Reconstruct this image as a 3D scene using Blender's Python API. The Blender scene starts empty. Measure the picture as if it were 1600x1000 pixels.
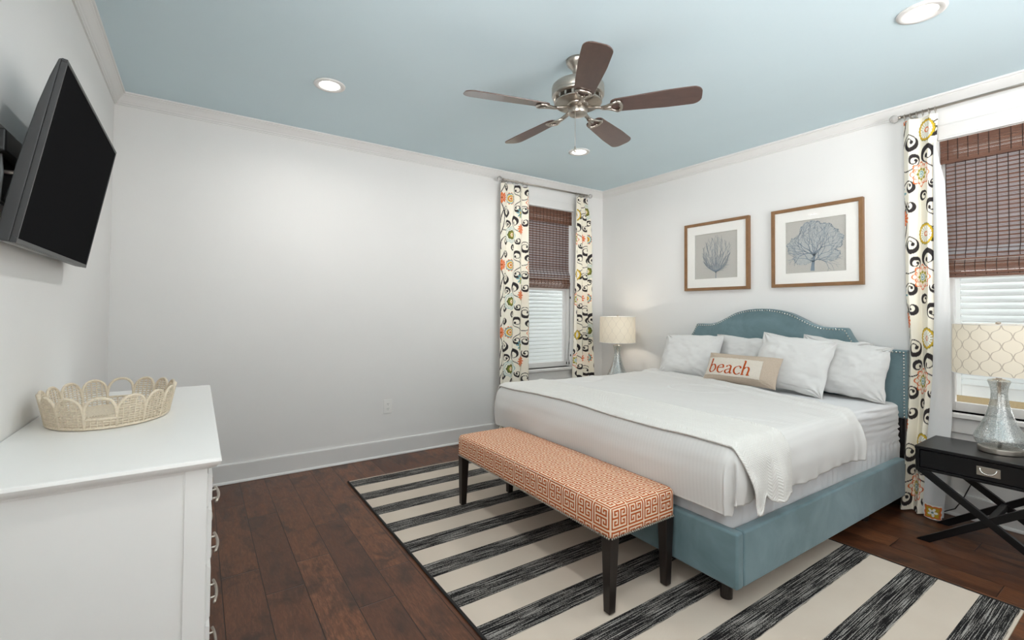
import bpy, bmesh, math, random
import numpy as np
from mathutils import Vector, Matrix
random.seed(7)
S = bpy.context.scene
COL = S.collection
PI = math.pi
R = math.radians

# ------------------------------------------------------------------ camera
CAM_F, CAM_PY, CAM_Z = 723.5, 470.3, 1.298
def make_camera():
    yaw, pitch, roll = R(34.127), R(1.180), R(0.397)
    f = Vector((math.sin(yaw)*math.cos(pitch), math.cos(yaw)*math.cos(pitch), math.sin(pitch)))
    r = Vector((math.cos(yaw), -math.sin(yaw), 0)); u = r.cross(f)
    c, s = math.cos(roll), math.sin(roll)
    r2 = r*c + u*s; u2 = u*c - r*s
    cam = bpy.data.cameras.new('camera'); o = bpy.data.objects.new('camera', cam); COL.objects.link(o)
    m = Matrix((r2, u2, -f)).transposed().to_4x4(); m.translation = (0, 0, CAM_Z)
    o.matrix_world = m
    cam.sensor_width = 36; cam.lens = CAM_F/1600*36
    cam.shift_y = -(500-CAM_PY)/1600
    cam.clip_start = .02
    S.camera = o
make_camera()

# ------------------------------------------------------------------ world, lights, exposure
WORLD_STRENGTH = 4.0
w = bpy.data.worlds.new('sky'); S.world = w; w.use_nodes = True
bg = w.node_tree.nodes['Background']; bg.inputs[1].default_value = WORLD_STRENGTH
# cool overcast sky above, strong glow added below the horizon to brighten the ceiling
_tc = w.node_tree.nodes.new('ShaderNodeTexCoord'); _sp = w.node_tree.nodes.new('ShaderNodeSeparateXYZ'); _mr = w.node_tree.nodes.new('ShaderNodeMapRange'); _mx = w.node_tree.nodes.new('ShaderNodeMix')
_mx.data_type = 'RGBA'; _mr.inputs[1].default_value = -.12; _mr.inputs[2].default_value = .12
w.node_tree.links.new(_tc.outputs['Generated'], _sp.inputs[0]); w.node_tree.links.new(_sp.outputs[2], _mr.inputs[0]); w.node_tree.links.new(_mr.outputs[0], _mx.inputs[0])
_mx.inputs[6].default_value = (3.1, 3.05, 3.0, 1); _mx.inputs[7].default_value = (.49, .49, .49, 1)
w.node_tree.links.new(_mx.outputs[2], bg.inputs[0])
SPOT_POWER = 7.5
TABLE_LAMP_POWER = 5.0
S.view_settings.view_transform = 'Standard'; S.view_settings.look = 'None'
S.view_settings.exposure = 0.06; S.view_settings.gamma = 1.0
S.view_settings.use_curve_mapping = False
S.cycles.max_bounces = 10; S.cycles.diffuse_bounces = 6; S.cycles.transparent_max_bounces = 12
S.cycles.sample_clamp_indirect = 4.0
S.cycles.caustics_reflective = False; S.cycles.caustics_refractive = False

# ------------------------------------------------------------------ room dimensions
XL, XR, D, H = -.488, 4.063, 4.040, 2.74
YF = -1.3                                   # the room goes on behind the camera
WB = (2.74, 3.57, .66, 2.44)                # window opening in the back wall  (x0,x1,z0,z1)
WR = (.11, .94, .66, 2.44)                  # window opening in the right wall (y0,y1,z0,z1)
WT = .16

# ------------------------------------------------------------------ colour and nodes
def lin(c):
    o = []
    for v in c[:3]:
        v = v/255
        o.append(v/12.92 if v <= .04045 else ((v+.055)/1.055)**2.4)
    return tuple(o)
def lin4(c): return lin(c)+(1,)
class NT:
    def __init__(s, name, rough=.5, metal=0, color=(200,200,200), spec=.5):
        s.m = bpy.data.materials.new(name); s.m.use_nodes = True; s.t = s.m.node_tree; s.n = s.t.nodes
        s.b = s.n['Principled BSDF']; s.out = s.n['Material Output']
        s.b.inputs['Base Color'].default_value = lin4(color); s.b.inputs['Roughness'].default_value = rough
        s.b.inputs['Metallic'].default_value = metal; s.b.inputs['Specular IOR Level'].default_value = spec
    def node(s, t, **k):
        n = s.n.new(t)
        for a, v in k.items(): setattr(n, a, v)
        return n
    def put(s, sock, v):
        if isinstance(v, bpy.types.NodeSocket): s.t.links.new(v, sock)
        elif v is not None: sock.default_value = v
    def m_(s, op, a, b=None, c=None, clamp=False):
        n = s.node('ShaderNodeMath', operation=op, use_clamp=clamp)
        s.put(n.inputs[0], a); s.put(n.inputs[1], b); s.put(n.inputs[2], c)
        return n.outputs[0]
    def co(s, which='Object'): return s.node('ShaderNodeTexCoord').outputs[which]
    def sep(s, v):
        n = s.node('ShaderNodeSeparateXYZ'); s.put(n.inputs[0], v); return n.outputs
    def comb(s, x=0, y=0, z=0):
        n = s.node('ShaderNodeCombineXYZ'); s.put(n.inputs[0], x); s.put(n.inputs[1], y); s.put(n.inputs[2], z); return n.outputs[0]
    def scale(s, v, x=1, y=1, z=1):
        n = s.node('ShaderNodeMapping'); s.put(n.inputs['Vector'], v); n.inputs['Scale'].default_value = (x, y, z); return n.outputs[0]
    def noise(s, v, sc=5, det=2, ro=.5, dist=0, color=False):
        n = s.node('ShaderNodeTexNoise'); s.put(n.inputs['Vector'], v); n.inputs['Scale'].default_value = sc
        n.inputs['Detail'].default_value = det; n.inputs['Roughness'].default_value = ro; n.inputs['Distortion'].default_value = dist
        return n.outputs[1 if color else 0]
    def white(s, v):
        n = s.node('ShaderNodeTexWhiteNoise'); s.put(n.inputs['Vector'], v); return n.outputs[0]
    def voro(s, v, sc=50, feature='F1'):
        n = s.node('ShaderNodeTexVoronoi', feature=feature); s.put(n.inputs['Vector'], v); n.inputs['Scale'].default_value = sc; return n.outputs[0]
    def ramp(s, f, stops):
        n = s.node('ShaderNodeValToRGB'); s.put(n.inputs[0], f); e = n.color_ramp.elements
        while len(e) < len(stops): e.new(.5)
        for i, (p, c) in enumerate(stops):
            e[i].position = p; e[i].color = lin4(c) if isinstance(c, tuple) else (c, c, c, 1)
        return n.outputs[0]
    def mix(s, f, a, b):
        n = s.node('ShaderNodeMix', data_type='RGBA'); s.put(n.inputs[0], f)
        s.put(n.inputs[6], lin4(a) if isinstance(a, tuple) else a); s.put(n.inputs[7], lin4(b) if isinstance(b, tuple) else b)
        return n.outputs[2]
    def step(s, v, e, w=.02):
        n = s.node('ShaderNodeMapRange'); s.put(n.inputs[0], v); n.inputs[1].default_value = e-w; n.inputs[2].default_value = e+w
        n.interpolation_type = 'SMOOTHSTEP'; return n.outputs[0]
    def base(s, v): s.put(s.b.inputs['Base Color'], v)
    def rough(s, v): s.put(s.b.inputs['Roughness'], v)
    def bump(s, h, st=.2, d=.01):
        n = s.node('ShaderNodeBump'); s.put(n.inputs['Height'], h); n.inputs['Strength'].default_value = st; n.inputs['Distance'].default_value = d
        s.put(s.b.inputs['Normal'], n.outputs[0])
M = {}
def simple(name, color, rough=.5, metal=0, var=0, sc=20, bump=0, spec=.5, stretch=(1,1,1), bsc=None):
    t = NT(name, rough, metal, color, spec)
    v = t.scale(t.co(), *stretch)
    if var:
        c2 = tuple(max(0, c*(1-var)) for c in color)
        t.base(t.mix(t.noise(v, sc, 4), c2, tuple(min(255, c*(1+var*.4)) for c in color)))
    else:
        t.base(t.mix(t.noise(v, sc, 2), color, tuple(min(255, c*.985) for c in color)))
    if bump: t.bump(t.noise(v, bsc or sc*6, 3), bump, .003)
    M[name] = t.m; return t
simple('wall_paint', (229,228,226), .7, bump=.08, sc=3, bsc=160, spec=.25)
simple('ceiling_paint', (208,226,233), .8, bump=.06, sc=3, bsc=160, spec=.2)
simple('trim_paint', (222,221,219), .4, sc=6)
simple('white_lacquer', (236,235,232), .33, sc=6)
simple('nickel', (188,180,170), .3, 1, var=.12, sc=30, stretch=(1,1,8))
simple('bright_chrome', (225,222,215), .15, 1)
simple('black_plastic', (22,22,23), .42)
simple('tv_case', (44,44,45), .4, var=.15, sc=8)
simple('tv_label', (150,150,150), .5)
simple('black_wood', (17,16,17), .33, var=.2, sc=12, spec=.3)
simple('dark_leg', (30,22,19), .35, var=.3, sc=14, stretch=(6,6,1))
simple('bed_linen', (212,211,209), .8, bump=.12, sc=8, bsc=260, spec=.2)
simple('fitted_linen', (214,214,215), .75, bump=.1, sc=8, bsc=240, spec=.25)
simple('linen_patch', (210,202,190), .9, var=.06, sc=120, bump=.2, spec=.1)
simple('burlap', (190,174,157), .95, var=.12, sc=200, bump=.3, spec=.1)
simple('rust_print', (172,76,34), .85, spec=.1)
simple('lining', (212,212,212), .85, bump=.08, sc=10, bsc=200, spec=.1)
simple('rope', (228,214,192), .85, var=.14, sc=160, bump=.4, spec=.15)
simple('mat_board', (240,238,233), .85, bump=.1, sc=60)
simple('coral_ink', (122,136,148), .9)
simple('coral_wash', (176,180,180), .9, var=.1, sc=60)
simple('rug_binding', (24,21,20), .9, bump=.5, sc=90)
t = NT('blind_liner', .9); df = t.node('ShaderNodeBsdfDiffuse'); tl = t.node('ShaderNodeBsdfTranslucent'); mx = t.node('ShaderNodeMixShader'); mx.inputs[0].default_value = .5
df.inputs[0].default_value = lin4((165,164,168)); t.put(tl.inputs[0], t.mix(t.noise(t.scale(t.co(), 1, 1, 8), 60, 3), (150,148,152), (200,199,204))); t.put(mx.inputs[1], df.outputs[0]); t.put(mx.inputs[2], tl.outputs[0]); t.put(t.out.inputs[0], mx.outputs[0]); M['blind_liner'] = t.m
simple('blind_cord', (46,30,25), .9)
simple('shutter_paint', (220,225,225), .5, sc=8)
simple('dry_grass', (120,102,58), .95, var=.5, sc=60)
simple('brick_beyond', (170,120,105), .9, var=.2, sc=20)
simple('socket_slot', (70,70,70), .6)
simple('cable', (45,45,47), .5)
def mk():
    # oak picture frame
    t = NT('oak', .5, color=(160,112,68)); v = t.scale(t.co(), 14, 3, 3)
    t.base(t.mix(t.noise(v, 5, 5, .6, .6), (104,74,46), (150,110,72))); M['oak'] = t.m
    # walnut blade
    t = NT('walnut', .3, color=(72,50,44)); v = t.scale(t.co(), 2, 2, 20)
    t.base(t.mix(t.noise(v, 7, 4, .6, .4), (62,42,38), (92,66,57))); t.b.inputs['Coat Weight'].default_value = .5; t.b.inputs['Coat Roughness'].default_value = .22; M['walnut'] = t.m
    # velvet
    for n, c in (('velvet', (99,121,126)),):
        t = NT(n, .75, color=c, spec=.2); v = t.co()
        f = t.noise(v, 3.2, 4, .6, .5)
        t.base(t.mix(t.ramp(f, [(.35, 0.), (.65, 1.)]), (91,113,118), (114,136,142)))
        t.b.inputs['Sheen Weight'].default_value = .35; t.b.inputs['Sheen Roughness'].default_value = .4
        t.bump(t.noise(v, 400, 2), .08, .002); M[n] = t.m
    # screen
    t = NT('screen', .3, color=(31,31,32), spec=.0); t.bump(t.noise(t.co(), 900, 1), .01, .001); M['screen'] = t.m
    # thin glass: mostly clear with a sheen
    for n, k in (('pane_glass', .9), ('print_glass', .8)):
        t = NT(n); tr = t.node('ShaderNodeBsdfTransparent'); gl = t.node('ShaderNodeBsdfGlossy'); gl.inputs['Roughness'].default_value = .03
        fr = t.node('ShaderNodeFresnel'); fr.inputs[0].default_value = 1.45; bf = t.m_('SUBTRACT', 1, t.node('ShaderNodeNewGeometry').outputs['Backfacing'])
        mx = t.node('ShaderNodeMixShader'); t.put(mx.inputs[0], t.m_('MULTIPLY', t.m_('MULTIPLY', fr.outputs[0], k), bf)); t.put(mx.inputs[1], tr.outputs[0]); t.put(mx.inputs[2], gl.outputs[0])
        t.put(t.out.inputs[0], mx.outputs[0]); M[n] = t.m
    # crystal finial
    t = NT('crystal', .05, color=(235,232,228)); t.b.inputs['Transmission Weight'].default_value = .6; M['crystal'] = t.m
    # mercury glass
    t = NT('mercury_glass', .12, .78, (240,240,238)); v = t.scale(t.co(), 1, 1, 1)
    sp = t.voro(v, 170); no = t.noise(v, 60, 4, .7)
    f = t.m_('ADD', t.m_('MULTIPLY', sp, .9), t.m_('MULTIPLY', no, .6))
    t.base(t.ramp(f, [(.35, (250,250,247)), (.62, (232,235,233)), (.85, (190,196,196))]))
    t.rough(t.ramp(no, [(.3, .08), (.7, .3)]))
    tr = t.node('ShaderNodeBsdfTransparent'); tr.inputs[0].default_value = lin4((247,248,247))
    mx = t.node('ShaderNodeMixShader'); t.put(mx.inputs[0], t.ramp(f, [(.3, .22), (.75, .55)])); t.put(mx.inputs[1], tr.outputs[0]); t.put(mx.inputs[2], t.b.outputs[0])
    t.bump(sp, .25, .003)
    t.put(t.out.inputs[0], mx.outputs[0]); M['mercury_glass'] = t.m
    # lamp glow
    t = NT('light_lens', color=(255,255,255)); t.b.inputs['Emission Color'].default_value = (1, .95, .88, 1); t.b.inputs['Emission Strength'].default_value = 9; M['light_lens'] = t.m
    t = NT('bulb_glow', color=(255,250,240)); t.b.inputs['Emission Color'].default_value = (1, .86, .66, 1); t.b.inputs['Emission Strength'].default_value = 6; M['bulb_glow'] = t.m
    # wood floor : planks along y
    t = NT('floor_wood', .36, color=(84,56,42), spec=.3); x, y, z = t.sep(t.co())
    PW = .163
    px = t.m_('DIVIDE', t.m_('ADD', x, 10.0-.007), PW); ix = t.m_('FLOOR', px); fx = t.m_('FRACT', px)
    rnd = t.white(t.comb(ix, 3.1, 0))
    py = t.m_('DIVIDE', t.m_('ADD', y, t.m_('MULTIPLY', rnd, 3.7)), .92); iy = t.m_('FLOOR', py); fy = t.m_('FRACT', py)
    pr = t.white(t.comb(ix, iy, 7.7))
    gv = t.comb(t.m_('MULTIPLY', x, 9), t.m_('MULTIPLY', y, 1.6), t.m_('MULTIPLY', pr, 40))
    g1 = t.noise(gv, 3.2, 6, .62, 1.2); g2 = t.noise(gv, 11, 5, .7, .6)
    sm = t.noise(t.comb(t.m_('MULTIPLY', x, 3.4), t.m_('MULTIPLY', y, 1.7), t.m_('MULTIPLY', pr, 9)), 2.6, 4, .6, .7)
    c1 = t.mix(t.ramp(g1, [(.3, 0.), (.7, 1.)]), (72,42,27), (116,72,46))
    c2 = t.mix(t.ramp(g2, [(.45, 0.), (.8, 1.)]), c1, (146,96,64))
    c2b = t.mix(t.m_('MULTIPLY', t.ramp(pr, [(0, 0.), (1, 1.)]), .75), c2, (66,38,26))
    c3 = t.mix(t.m_('MULTIPLY', t.ramp(sm, [(.48, 0.), (.68, 1.)]), .85), c2b, (42,27,21))
    ex = t.m_('MINIMUM', fx, t.m_('SUBTRACT', 1, fx)); ey = t.m_('MINIMUM', fy, t.m_('SUBTRACT', 1, fy))
    gap = t.m_('MULTIPLY', t.step(ex, .012, .008), t.step(ey, .0022, .0014))
    t.base(t.mix(gap, (30,17,12), c3)); t.rough(t.ramp(g1, [(.2, .26), (.8, .4)]))
    t.bump(t.m_('ADD', t.m_('MULTIPLY', gap, 1.5), t.m_('MULTIPLY', g1, .5)), .25, .004); M['floor_wood'] = t.m
    # striped rug : stripes along x
    t = NT('rug_weave', .95, color=(210,200,186), spec=.1); x, y, z = t.sep(t.co())
    ph = t.m_('FRACT', t.m_('DIVIDE', t.m_('SUBTRACT', 3.5650+.273*20, y), .2727))
    edge = t.m_('MULTIPLY', t.m_('SUBTRACT', t.noise(t.comb(t.m_('MULTIPLY', x, 3), t.m_('MULTIPLY', y, 60), 0), 4, 3), .5), .05)
    dark = t.m_('SUBTRACT', 1, t.step(t.m_('ADD', ph, edge), .462, .012))
    st = t.noise(t.comb(t.m_('MULTIPLY', x, 1.1), t.m_('MULTIPLY', y, 62), 0), 4, 4, .6)
    fl = t.noise(t.comb(t.m_('MULTIPLY', x, 130), t.m_('MULTIPLY', y, 330), 0), 1, 2)
    f = t.m_('ADD', t.m_('MULTIPLY', st, 1.5), t.m_('MULTIPLY', fl, .5))
    dk = t.ramp(f, [(.96, (27,25,26)), (1., (58,56,57)), (1.0, (140,136,132))])
    fm = t.step(f, 1.07, .07)
    dk = t.mix(fm, (26,24,25), (150,146,141))
    lt = t.mix(t.noise(t.co(), 5, 4), (190,176,161), (201,189,175))
    t.base(t.mix(dark, lt, dk))
    weave = t.m_('MULTIPLY', t.m_('SINE', t.m_('MULTIPLY', x, 900)), t.m_('SINE', t.m_('MULTIPLY', y, 1300)))
    t.bump(weave, .25, .002); M['rug_weave'] = t.m
    # colours stored with the weave of a printed cloth
    for n, ro in (('printed_cotton', .85), ('key_upholstery', .85)):
        t = NT(n, ro, spec=.15); a = t.node('ShaderNodeAttribute', attribute_name='print'); t.base(a.outputs[0])
        t.bump(t.noise(t.co(), 500, 2), .12, .002); M[n] = t.m
    # lamp shade with an ogee lattice
    for n, lc in (('shade_lattice', (182,172,158)), ('shade_lattice_fine', (198,190,178))):
        t = NT(n, .8, spec=.1); u, v, _ = t.sep(t.co('UV'))
        cu = t.m_('MULTIPLY', u, 14); cv = t.m_('MULTIPLY', v, 2.55 if n == 'shade_lattice' else 2.1)
        s1 = t.m_('COSINE', t.m_('MULTIPLY', cv, 2*PI))
        if n == 'shade_lattice': s1 = t.m_('ADD', t.m_('MULTIPLY', s1, 1.0), t.m_('ADD', t.m_('MULTIPLY', t.m_('COSINE', t.m_('MULTIPLY', cv, 6*PI)), -.10), t.m_('MULTIPLY', t.m_('COSINE', t.m_('MULTIPLY', cv, 10*PI)), .05)))
        else: s1 = t.m_('MULTIPLY', s1, .96)
        wv = t.m_('MULTIPLY', s1, .25)
        def dist(sign):
            q = t.m_('FRACT', t.m_('ADD', cu, t.m_('MULTIPLY_ADD', wv, sign, .25 if sign > 0 else .75)))
            return t.m_('ABSOLUTE', t.m_('SUBTRACT', q, .5))
        d = t.m_('MINIMUM', dist(1), dist(-1))
        wl = .03 if n == 'shade_lattice' else .016
        ln = t.m_('SUBTRACT', 1, t.step(d, wl, .012))
        cc = t.mix(ln, (224,216,200), lc)
        df = t.node('ShaderNodeBsdfDiffuse'); tl = t.node('ShaderNodeBsdfTranslucent'); mx = t.node('ShaderNodeMixShader'); mx.inputs[0].default_value = .13
        t.put(df.inputs[0], cc); t.put(tl.inputs[0], cc); t.put(mx.inputs[1], df.outputs[0]); t.put(mx.inputs[2], tl.outputs[0])
        t.put(t.out.inputs[0], mx.outputs[0]); M[n] = t.m
    # bamboo reeds
    t = NT('bamboo', .55, color=(92,58,46), spec=.3); x, y, z = t.sep(t.co())
    h = t.m_('ADD', x, y)
    r = t.noise(t.comb(t.m_('MULTIPLY', h, 3), t.m_('MULTIPLY', z, 180), 0), 2, 4, .6)
    c = t.mix(t.ramp(r, [(.3, 0.), (.7, 1.)]), (60,38,30), (126,88,70))
    k = t.noise(t.comb(t.m_('MULTIPLY', h, 26), t.m_('MULTIPLY', z, 200), 3), 3, 2)
    c = t.mix(t.step(k, .74, .03), c, (196,164,146))
    t.base(c); M['bamboo'] = t.m
    # knitted throw with a herringbone rib
    t = NT('throw_knit', .9, color=(238,236,231), spec=.15); x, y, z = t.sep(t.co())
    zz = t.m_('ADD', y, z)
    hb = t.m_('SINE', t.m_('ADD', t.m_('MULTIPLY', zz, 420), t.m_('MULTIPLY', t.m_('PINGPONG', x, .022), 420)))
    t.base(t.mix(t.noise(t.co(), 30, 3), (212,209,204), (219,217,212))); t.bump(hb, .35, .002); M['throw_knit'] = t.m
    # art paper
    t = NT('art_paper', .9, color=(186,183,177), spec=.1)
    t.base(t.mix(t.noise(t.scale(t.co(), 1, 1, 1), 180, 4), (176,174,168), (198,195,188))); M['art_paper'] = t.m
    # smooth sheet with woven stripe
    t = NT('sheet_stripe', .7, color=(239,238,236), spec=.3); x, y, z = t.sep(t.co())
    sv = t.m_('SINE', t.m_('MULTIPLY', y, 330)); t.base(t.mix(t.m_('MULTIPLY_ADD', sv, .5, .5), (208,206,203), (211,209,206)))
    t.bump(t.m_('ADD', t.m_('MULTIPLY', sv, .05), t.noise(t.co(), 40, 4)), .12, .003); M['sheet_stripe'] = t.m
mk()

# ------------------------------------------------------------------ mesh building
class MB:
    def __init__(s): s.v = []; s.f = []
    def add(s, vs, fs):
        o = len(s.v); s.v.extend([tuple(p) for p in vs]); s.f.extend([tuple(i+o for i in f) for f in fs]); return s
    def box(s, a, b):
        (x0, y0, z0), (x1, y1, z1) = a, b
        return s.add([(x0,y0,z0),(x1,y0,z0),(x1,y1,z0),(x0,y1,z0),(x0,y0,z1),(x1,y0,z1),(x1,y1,z1),(x0,y1,z1)],
                     [(3,2,1,0),(4,5,6,7),(0,1,5,4),(1,2,6,5),(2,3,7,6),(3,0,4,7)])
    def bar(s, p, q, w, h, up=(0,0,1)):            # a rectangular bar from p to q, w wide and h high
        p, q = Vector(p), Vector(q); d = (q-p).normalized(); up = Vector(up)
        a = d.cross(up).normalized(); b = a.cross(d).normalized()
        vs = [c + a*(w/2*i) + b*(h/2*j) for c in (p, q) for i, j in ((-1,-1),(1,-1),(1,1),(-1,1))]
        return s.add(vs, [(0,1,2,3),(7,6,5,4),(4,5,1,0),(5,6,2,1),(6,7,3,2),(7,4,0,3)])
    def tube(s, pts, r, n=8, closed=False, caps=True):
        P = [Vector(p) for p in pts]; k = len(P); rs = r if hasattr(r, '__len__') else [r]*k
        vs = []; fs = []; prev = None
        for i in range(k):
            if closed: d = P[(i+1) % k]-P[i-1]
            else: d = P[min(i+1, k-1)]-P[max(i-1, 0)]
            d = d.normalized() if d.length > 1e-9 else Vector((0,0,1))
            if prev is None:
                a = d.cross(Vector((0,0,1)));
                if a.length < .1: a = d.cross(Vector((1,0,0)))
            else: a = prev - d*prev.dot(d)
            a.normalize(); prev = a; b = d.cross(a)
            for j in range(n):
                t = 2*PI*j/n; vs.append(P[i] + (a*math.cos(t)+b*math.sin(t))*rs[i])
        for i in range(k if closed else k-1):
            for j in range(n):
                A = i*n+j; B = i*n+(j+1) % n; i2 = (i+1) % k
                fs.append((A, B, i2*n+(j+1) % n, i2*n+j))
        if caps and not closed:
            fs.append(tuple(range(n))[::-1]); fs.append(tuple((k-1)*n+j for j in range(n)))
        return s.add(vs, fs)
    def lathe(s, prof, c=(0,0,0), n=32, cap0=True, cap1=True):
        k = len(prof); vs = []; fs = []
        for r, z in prof:
            for j in range(n):
                t = 2*PI*j/n; vs.append((c[0]+r*math.cos(t), c[1]+r*math.sin(t), c[2]+z))
        for i in range(k-1):
            for j in range(n): fs.append((i*n+j, i*n+(j+1) % n, (i+1)*n+(j+1) % n, (i+1)*n+j))
        if cap0: fs.append(tuple(range(n))[::-1])
        if cap1: fs.append(tuple((k-1)*n+j for j in range(n)))
        return s.add(vs, fs)
    def prism(s, poly, f0, f1):                    # poly of 2D points, f0/f1 map them to the two end faces
        n = len(poly); vs = [f0(*p) for p in poly]+[f1(*p) for p in poly]
        fs = [tuple(range(n))[::-1], tuple(range(n, 2*n))]+[(i, (i+1) % n, n+(i+1) % n, n+i) for i in range(n)]
        return s.add(vs, fs)
    def ball(s, c, r, n=8, m=5, sq=(1,1,1)):
        vs = []; fs = []
        for i in range(m+1):
            a = PI*i/m
            for j in range(n):
                t = 2*PI*j/n; vs.append((c[0]+r*sq[0]*math.sin(a)*math.cos(t), c[1]+r*sq[1]*math.sin(a)*math.sin(t), c[2]+r*sq[2]*math.cos(a)))
        for i in range(m):
            for j in range(n): fs.append((i*n+j, (i+1)*n+j, (i+1)*n+(j+1) % n, i*n+(j+1) % n))
        return s.add(vs, fs)
    def xform(s, fn): s.v = [tuple(fn(p)) for p in s.v]; return s
    def build(s, name, mat, parent=None, smooth=False, bevel=0, origin=None, seg=2, angle=35):
        me = bpy.data.meshes.new(name)
        o0 = Vector(parent['_o']) if parent is not None else Vector(origin or (0,0,0))
        me.from_pydata([tuple(Vector(p)-o0) for p in s.v], [], s.f); me.validate()
        bm = bmesh.new(); bm.from_mesh(me); bmesh.ops.recalc_face_normals(bm, faces=bm.faces); bm.to_mesh(me); bm.free()
        return link(name, me, mat, parent, o0, smooth, bevel, seg, angle)
def link(name, me, mat, parent, o0, smooth=False, bevel=0, seg=2, angle=35):
    o = bpy.data.objects.new(name, me); COL.objects.link(o); me.materials.append(M[mat] if isinstance(mat, str) else mat)
    if parent is not None:
        o.parent = parent
        o.location = o0 - Vector(parent['_o'])
        o['_o'] = tuple(o0)
    else: o.location = o0; o['_o'] = tuple(o0)
    if smooth: me.shade_smooth()
    if bevel:
        b = o.modifiers.new('edge', 'BEVEL'); b.width = bevel; b.segments = seg; b.limit_method = 'ANGLE'; b.angle_limit = R(angle)
        me.shade_smooth(); wn = o.modifiers.new('normals', 'WEIGHTED_NORMAL'); wn.keep_sharp = True
    elif smooth == 'auto':
        for e in []: pass
    return o
def grid(name, P, mat, parent=None, colors=None, smooth=True, closed_u=False, uv=None, origin=None, face_colors=None, solid=0):
    """P: (nu, nv, 3) array of world points."""
    nu, nv = P.shape[:2]; o0 = np.array(parent['_o'] if parent is not None else (origin or (0,0,0)))
    V = (P.reshape(-1, 3)-o0).astype(np.float32)
    iu = np.arange(nu if closed_u else nu-1); iv = np.arange(nv-1)
    a = (iu[:, None]*nv+iv[None, :]); b = (((iu+1) % nu)[:, None]*nv+iv[None, :])
    F = np.stack([a, b, b+1, a+1], -1).reshape(-1, 4).astype(np.int32)
    me = bpy.data.meshes.new(name); me.vertices.add(len(V)); me.vertices.foreach_set('co', V.ravel())
    me.loops.add(F.size); me.loops.foreach_set('vertex_index', F.ravel()); me.polygons.add(len(F))
    me.polygons.foreach_set('loop_start', np.arange(0, F.size, 4, dtype=np.int32))
    me.update(calc_edges=True); me.validate()
    if colors is not None:
        ca = me.color_attributes.new('print', 'FLOAT_COLOR', 'POINT'); c4 = np.ones((len(V), 4), np.float32); c4[:, :3] = colors.reshape(-1, 3); ca.data.foreach_set('color', c4.ravel())
    if uv is not None:
        l = me.uv_layers.new(name='UVMap'); l.data.foreach_set('uv', uv.reshape(-1, 2)[F.ravel()].astype(np.float32).ravel())
    o = link(name, me, mat, parent, Vector(o0), smooth)
    if solid:
        m = o.modifiers.new('thickness', 'SOLIDIFY'); m.thickness = solid; m.offset = -1
    return o
def tag(o, label, cat, group=None):
    o['label'] = label; o['category'] = cat
    if group: o['group'] = group
    return o
def thing(name, loc, label, cat, group=None):
    o = bpy.data.objects.new(name, None); o.empty_display_size = .05; COL.objects.link(o); o.location = loc; o['_o'] = tuple(loc)
    return tag(o, label, cat, group)
def struct(o): o['kind'] = 'structure'; return o

# value noise for cloth
def vn(x, y, seed=0):
    x = np.asarray(x, float); y = np.asarray(y, float); x0 = np.floor(x); y0 = np.floor(y); fx = x-x0; fy = y-y0
    fx = fx*fx*(3-2*fx); fy = fy*fy*(3-2*fy)
    def h(a, b):
        n = np.sin(a*127.1+b*311.7+seed*74.7)*43758.5453; return n-np.floor(n)
    return (h(x0,y0)*(1-fx)+h(x0+1,y0)*fx)*(1-fy)+(h(x0,y0+1)*(1-fx)+h(x0+1,y0+1)*fx)*fy
def fbm(x, y, seed=0, o=3):
    s = 0; a = .5
    for i in range(o): s = s+a*vn(x*2**i, y*2**i, seed+i*13); a *= .5
    return s
def sstep(x, a, b):
    t = np.clip((x-a)/(b-a), 0, 1); return t*t*(3-2*t)

# ================================================================== SETTING
o = MB().box((XL-WT, YF, -.08), (XR+WT, D+WT, 0)).build('floor', 'floor_wood'); struct(o)
o = MB().box((XL-WT, YF, H), (XR+WT, D+WT, H+.1)).build('ceiling', 'ceiling_paint'); struct(o)
LO = (-1.15, .85, .9, 2.5)               # unseen opening added in the left wall beside the camera to let daylight in
b = MB().box((XL-WT, LO[1], 0), (XL, D+WT, H)).box((XL-WT, YF, 0), (XL, LO[0], H)).box((XL-WT, LO[0], 0), (XL, LO[1], LO[2])).box((XL-WT, LO[0], LO[3]), (XL, LO[1], H))
struct(b.build('wall_left', 'wall_paint'))
b = MB(); x0, x1, z0, z1 = WB
b.box((XL, D, 0), (x0, D+WT, H)); b.box((x1, D, 0), (XR+WT, D+WT, H)); b.box((x0, D, 0), (x1, D+WT, z0)); b.box((x0, D, z1), (x1, D+WT, H))
struct(b.build('wall_back', 'wall_paint'))
b = MB(); y0, y1, z0, z1 = WR
b.box((XR, YF, 0), (XR+WT, y0, H)); b.box((XR, y1, 0), (XR+WT, D, H)); b.box((XR, y0, 0), (XR+WT, y1, z0)); b.box((XR, y0, z1), (XR+WT, y1, H))
struct(b.build('wall_right', 'wall_paint'))
FO = (1.4, 3.1, .9, 2.5)                 # second unseen opening, added behind the camera for more daylight on the ceiling
b = MB().box((XL-WT, YF-WT, 0), (FO[0], YF, H)).box((FO[1], YF-WT, 0), (XR+WT, YF, H)).box((FO[0], YF-WT, 0), (FO[1], YF, FO[2])).box((FO[0], YF-WT, FO[3]), (FO[1], YF, H))
struct(b.build('wall_front', 'wall_paint'))
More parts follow.
